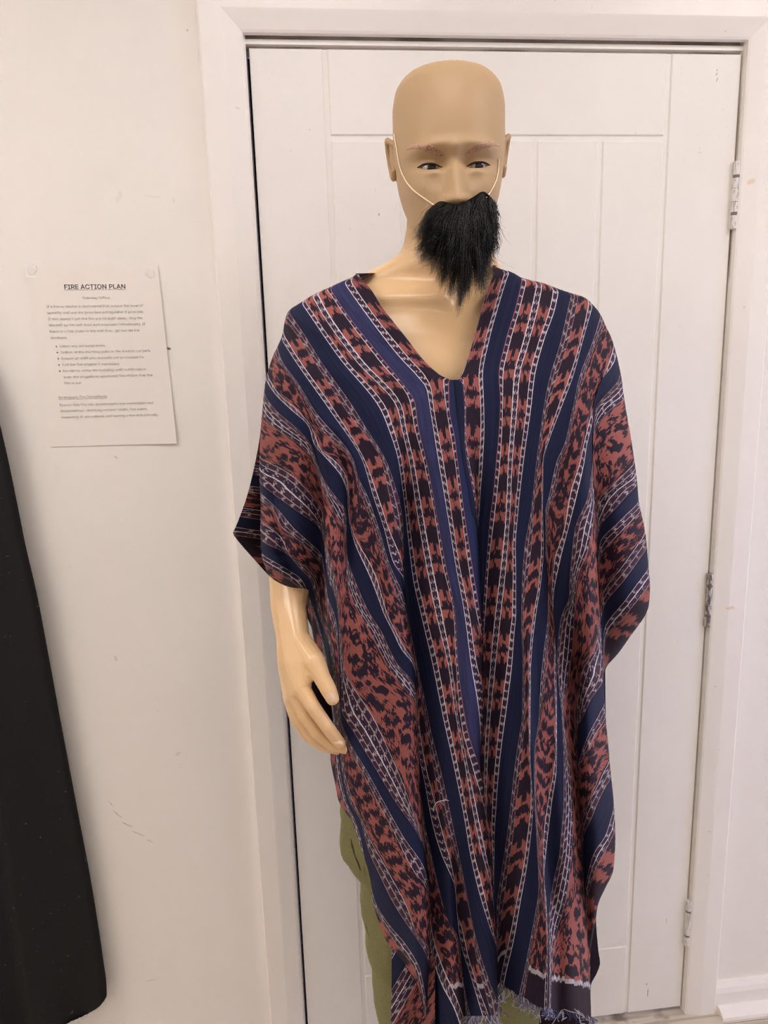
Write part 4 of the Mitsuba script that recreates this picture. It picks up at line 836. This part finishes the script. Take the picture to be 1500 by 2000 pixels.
rim = [j*nu_ for j in range(nv_)]+[(nv_-1)*nu_+i for i in range(1, nu_)]+[j*nu_+nu_-1 for j in range(nv_-2, -1, -1)]+[i for i in range(nu_-2, 0, -1)]
o2 = nu_*nv_
for a, b in zip(rim, rim[1:]+rim[:1]): q += [[a, a+o2, b+o2], [a, b+o2, b]]
BD = obj('beard', trimesh.Trimesh(BP, q, process=False), 'beard_base', parent=MQ, smooth=40, label='false black beard of shaggy hair tied on with a cord')
CON = np.array([(846, 402), (838, 419), (824, 443), (806, 462), (822, 478), (810, 500), (832, 514), (848, 536), (860, 560), (873, 573), (888, 587), (895, 606), (905, 586), (921, 575), (938, 574), (950, 552), (958, 534), (960, 505), (964, 472), (969, 442), (972, 418), (970, 400)], float)
cl_ = np.r_[0, np.cumsum(np.linalg.norm(np.diff(CON, axis=0), axis=1))]; cl_ /= cl_[-1]
cx, cyv = PchipInterpolator(cl_, CON[:, 0]), PchipInterpolator(cl_, CON[:, 1])
HV_, HF_, o = [], [], 0
rb = np.random.default_rng(11)
def strand(P, r0, r1):
    global o
    t = np.gradient(P, axis=0); t /= np.linalg.norm(t, axis=1, keepdims=True)+1e-12
    a = np.cross(t, [0, 1, .1]); a /= np.linalg.norm(a, axis=1, keepdims=True)+1e-12; b = np.cross(t, a); n = len(P); rad = np.linspace(r0, r1, n)[:, None]
    HV_.append(np.stack([P+rad*a, P+rad*(-.5*a+.87*b), P+rad*(-.5*a-.87*b)], 1).reshape(-1, 3))
    i = np.arange(n-1)[:, None]*3; f = []
    for j in range(3): k = (j+1) % 3; f += [np.stack([i[:, 0]+j, i[:, 0]+k, i[:, 0]+3+k], -1), np.stack([i[:, 0]+j, i[:, 0]+3+k, i[:, 0]+3+j], -1)]
    HF_.append(np.vstack(f)+o); o += 3*n
for c in range(300):
    u = rb.uniform(0, 1); v = rb.uniform(0, .95)**1.25; x0 = 850+118*u; y0 = float(TOP(x0))+4+v*80
    x0 = x0+(903-x0)*.22*v*v
    w = np.clip(.04+.92*u+rb.normal(0, .035), 0, 1); ex_, ey_ = float(cx(w)), float(cyv(w))
    fr_ = rb.uniform(.62, 1.0) if c % 3 else rb.uniform(.92, 1.03)
    ex_, ey_ = x0+(ex_-x0)*fr_, y0+(ey_-y0)*fr_
    if ey_-y0 < 26: ey_ = y0+rb.uniform(26, 50)
    Fr0 = float(beard_F(x0, y0))+.0005; bul = rb.uniform(.004, .022); Ft_ = .440+rb.uniform(-.006, .018)
    side = rb.normal(0, 5); wv_, wf_, wp_ = rb.uniform(1.0, 4.5), rb.uniform(4, 8.5), rb.uniform(0, 6.3)
    for k in range(rb.integers(11, 19)):
        rx = x0+rb.normal(0, 4.2); ry = max(y0+rb.normal(0, 4.5), float(TOP(np.clip(rx, 846, 976)))+1.5); tx, ty = ex_+rb.normal(0, 2.6), ey_+rb.normal(0, 7)
        if rb.random() < .06: tx += rb.normal(0, 14); ty += rb.normal(0, 10)
        s = np.linspace(0, 1, 10); bx_ = side+rb.normal(0, 2.5)+(-9*(903-rx)/60)*(rx < 903)
        X = rx+(tx-rx)*s+bx_*np.sin(np.pi*s)*.8+(tx-rx)*.12*np.sin(2*np.pi*s)+wv_*np.sin(s*wf_+wp_)*s+rb.normal(0, .5, 10).cumsum()*.5; Y = ry+(ty-ry)*s
        Ff = Fr0+(Ft_-Fr0)*s+(bul+rb.normal(0, .002))*np.sin(np.pi*np.minimum(s*1.15, 1))
        strand(at(X, Y, Ff), .00036, .00006)
obj('hair', trimesh.Trimesh(np.vstack(HV_), np.vstack(HF_), process=False), 'beard_hair', parent=BD, kind='stuff', smooth=True, label='long shaggy black hair strands')
def cordline(pts, n=40):
    c = spline(np.array(pts, float), n); P = []
    for x, y, F in c:
        p, nn = hit(x, y, F, .06); P.append(p+nn*.0011 if np.linalg.norm(p-at(x, y, F)) > 1e-9 else p)
    P = np.array(P)
    for _ in range(3): P[1:-1] = (P[:-2]+2*P[1:-1]+P[2:])/4
    return P
cl1 = cordline([(771, 262, .34), (775, 285, .36), (782, 325, .385), (792, 350, .40), (806, 369, .41), (828, 386, .43), (846, 399, .435)])
cl1 = np.vstack([cl1, at(855, 406, .436)])
cl2 = cordline([(973, 310, .37), (972, 330, .385), (969, 348, .395), (962, 365, .41), (955, 377, .42)])
cl2 = np.vstack([cl2, at(950, 386, .434)])
for c_ in (cl1, cl2): obj('elastic_cord', tube(c_, .00085, 7), 'cord', parent=BD, smooth=True, label='thin cream elastic cord')

# ---------------------------------------------------------------- trousers
def olive(p, n, uv):
    w = mikit.cell_rand(dr.floor(p.z*900), dr.floor(p.x*900), 1.0); a = mikit.fbm(p.x*14, p.z*10, p.y*14, 3)
    return mikit.mix([.155, .150, .068], [.200, .190, .090], a)*(.9+.2*w)
mat('olive_drill', mikit.proc(olive), .85, .2)
LE = np.array([(1560, 668), (1590, 666), (1627, 663), (1650, 662), (1675, 667), (1700, 684), (1722, 702), (1735, 706), (1773, 708), (1813, 713), (1875, 720), (1915, 728), (1981, 733), (2010, 739)], float)
def leg(xlz, zs, mir, name):
    th = np.linspace(0, 2*np.pi, 73)[:-1]; V = []
    for z in zs:
        xl = float(xlz(z)); wd = .150-.02*np.clip((.6-z)/.5, 0, 1); c = xl+wd/2
        x = c-wd/2*np.sign(np.cos(th))*np.abs(np.cos(th))**.9; f = .335+.070*np.sign(np.sin(th))*np.abs(np.sin(th))**.9
        wv = .014*(meshkit.fbm(np.stack([x*12, f*12, np.full_like(x, z*17)], -1), 3, 5)-.5)+.0012*np.sin(z*70+np.cos(th)*3)
        x = x+wv*np.cos(th); f = f-wv*np.sin(th)
        if mir: x = .527-x
        V.append(np.stack([x, -f, np.full_like(x, z)], -1))
    return np.array(V)
pts = at(LE[:, 1], LE[:, 0], .335); zz = pts[::-1, 2]; xx = pts[::-1, 0]
xx = xx+.006*np.clip((zz-.66)/.03, 0, 1)
base = PchipInterpolator(np.r_[.03, .25, zz[zz > .3], .98], np.r_[xx[0]+.012, xx[0]+.006, xx[zz > .3], xx[-1]+.004])
zs = np.r_[np.linspace(.03, .45, 30), np.linspace(.455, .93, 110)]
def loft(V):
    n, M = V.shape[:2]; I = np.arange(n-1)[:, None]*M+np.arange(M)[None]; J = np.arange(n-1)[:, None]*M+((np.arange(M)+1) % M)[None]
    f = np.vstack([np.stack([I, J, J+M], -1).reshape(-1, 3), np.stack([I, J+M, I+M], -1).reshape(-1, 3)])
    return trimesh.Trimesh(V.reshape(-1, 3), f, process=False)
def hipz():
    V = []; th = np.linspace(0, 2*np.pi, 73)[:-1]
    for z in np.linspace(.86, 1.02, 14):
        hw_ = .164-.012*(z-.86)/.16; V.append(np.stack([.2635-hw_*np.cos(th), -(.322+.078*np.sin(th)), np.full(72, z)], -1))
    return loft(np.array(V))
TR = obj('trousers', cat(loft(leg(base, zs, False, 'l')), loft(leg(base, zs, True, 'r')), hipz()), 'olive_drill', parent=MQ, smooth=50, label='olive green cotton cargo trousers')
# cargo pocket with its flap on the outer side of the right thigh
def slab(pix, F0, F1, th_, parent, name):
    """a cloth piece wrapped on the outer side of the leg: rows of pixels (y, x outer), depth from F0 to F1"""
    P = []
    for (y, x) in pix:
        for k in range(9):
            s = k/8; F = F0+(F1-F0)*s; e = at(x, y, .335); z = e[2]; ph = (F-.335)/.072; ph = np.clip(ph, -.99, .99)
            xl = float(base(z)); off = .075*(1-math.sqrt(1-ph*ph)); P.append([xl+off-th_*math.sin(math.pi*min(max(s*1.0, .02), .98))**.4-(.0), -F, z])
    n, M = len(pix), 9; q = []
    for i in range(n-1):
        for j in range(M-1): a = i*M+j; q += [[a, a+M, a+M+1], [a, a+M+1, a+1]]
    return obj(name, trimesh.Trimesh(P, q, process=False), 'olive_drill', parent=parent, smooth=True)
slab([(y, 0) for y in np.linspace(1605, 1728, 20)], .295, .392, .005, TR, 'pocket')
slab([(y, 0) for y in np.linspace(1588, 1650, 12)],  .29, .398, .008, TR, 'pocket_flap')
def on_leg(x, y):
    F = .36
    for _ in range(6):
        q = at(x, y, F); off = np.clip(q[0]-float(base(q[2])), 0, .075); F = .335+.070*math.sqrt(max(1-(1-off/.075)**2, 0))
    return at(x, y, F+.0035)
sm = [on_leg(x, y) for x, y in ((715, 1778), (714, 1800), (721, 1830), (726, 1850), (724, 1862), (722, 1872))]
mat('seam_and_shade_dark', [.05, .048, .022], .9, .1)  # leg seam, and the painted shade at the pocket
obj('seam', tube(spline(sm, 14), .0008, 5), 'seam_and_shade_dark', parent=TR, smooth=True)
po = [on_leg(x, y) for x, y in ((685, 1622), (687, 1640), (692, 1662), (698, 1682), (704, 1700))]
obj('painted_pocket_shade', tube(spline(po, 14), np.interp(np.linspace(0, 1, 14), [0, .4, 1], [.0006, .0024, .0006]), 6), 'seam_and_shade_dark', parent=TR, smooth=True)  # dark strip painted in for the shade inside the pocket opening

# ---------------------------------------------------------------- black cloth hanging against the wall at the left
def blackcloth(p, n, uv):
    w = mikit.cell_rand(dr.floor(p.z*1300), dr.floor(p.x*1300), 1.0); lint = mikit.smoothstep(.972, .985, mikit.noise(p.x*230, p.z*230, 4.0))
    return mikit.mix(mi.Color3f(.0120, .0122, .0130)*(.85+.3*w), [.25, .25, .26], lint*.5)
mat('black_cotton', mikit.proc(blackcloth), .85, .2)
BE = line([(300, -260), (500, -130), (650, -56), (790, -10), (880, 12), (980, 33), (1065, 50), (1160, 72), (1270, 93), (1400, 117), (1580, 151), (1740, 181), (1870, 201), (1925, 208), (1945, 208.5), (2060, 209)])
yv = np.r_[np.linspace(300, 1930, 150), np.linspace(1934, 2060, 40)]; us = np.linspace(0, 1, 120)**1.15
BX_, BF_ = np.zeros((len(yv), len(us))), np.zeros((len(yv), len(us)))
FO = line([(300, -420), (1000, -110), (1640, 0), (2060, 62)])
for i, y in enumerate(yv):
    e = float(BE(y)); x = e-us*(360+e*.3); d = x-float(FO(y))
    top = np.clip((y-300)/500, 0, 1); F = (.012+.030*top)+.004*np.sin((e-x)*.03+y*.002)-.022*top/(1+np.exp(d/3.5))+.018*np.exp(-((d+55)/40)**2)*top
    F = F+.004*(meshkit.fbm(np.stack([x*.02, np.full_like(x, y*.006), x*0], -1), 3, 9)-.5)-.010*np.exp(-((e-x)/9)**2)*top
    F = F+np.clip((y-1880)/90, 0, 1)*.006*np.sin((e-x)*.05+.5+y*.02)
    BX_[i], BF_[i] = x, F
hm = line([(-400, 2060), (60, 2040), (120, 2004), (150, 1990), (175, 1978), (197, 1963), (206, 1950), (209, 1943)])
BYv = np.repeat(yv[:, None], len(us), 1); hx = hm(np.clip(BX_, -400, 209))+1.5*(meshkit.noise(np.stack([BX_*.5, BX_*0, BX_*0], -1))-.5)
CW = at(BX_, np.minimum(BYv, hx+0), BF_)
v_, f_, u_ = patch(CW, np.zeros(CW.shape[:2]+(2,)), np.ones(CW.shape[:2], bool))
cb = thing('black_cloth', 'plain black cloth hanging down the wall at the left edge, frayed at its lower corner', 'cloth')
obj('cloth', trimesh.Trimesh(v_, f_, process=False), 'black_cotton', parent=cb, smooth=True)
scene[cb] = scene.pop(cb+'__cloth')
fz = []
for x, y in ((158, 1987), (163, 1984), (170, 1981), (152, 1991), (207, 1951), (203, 1958)):
    p = at(x, y, .066); fz.append(tube(spline([p, p+[rg.normal(0, .003), -.001, -.003], p+[rg.normal(0, .005), -.002, -.006]], 6), .0003, 4))
obj('frayed_threads', cat(*fz), 'fringe_yarn', parent=cb, kind='stuff', smooth=True)
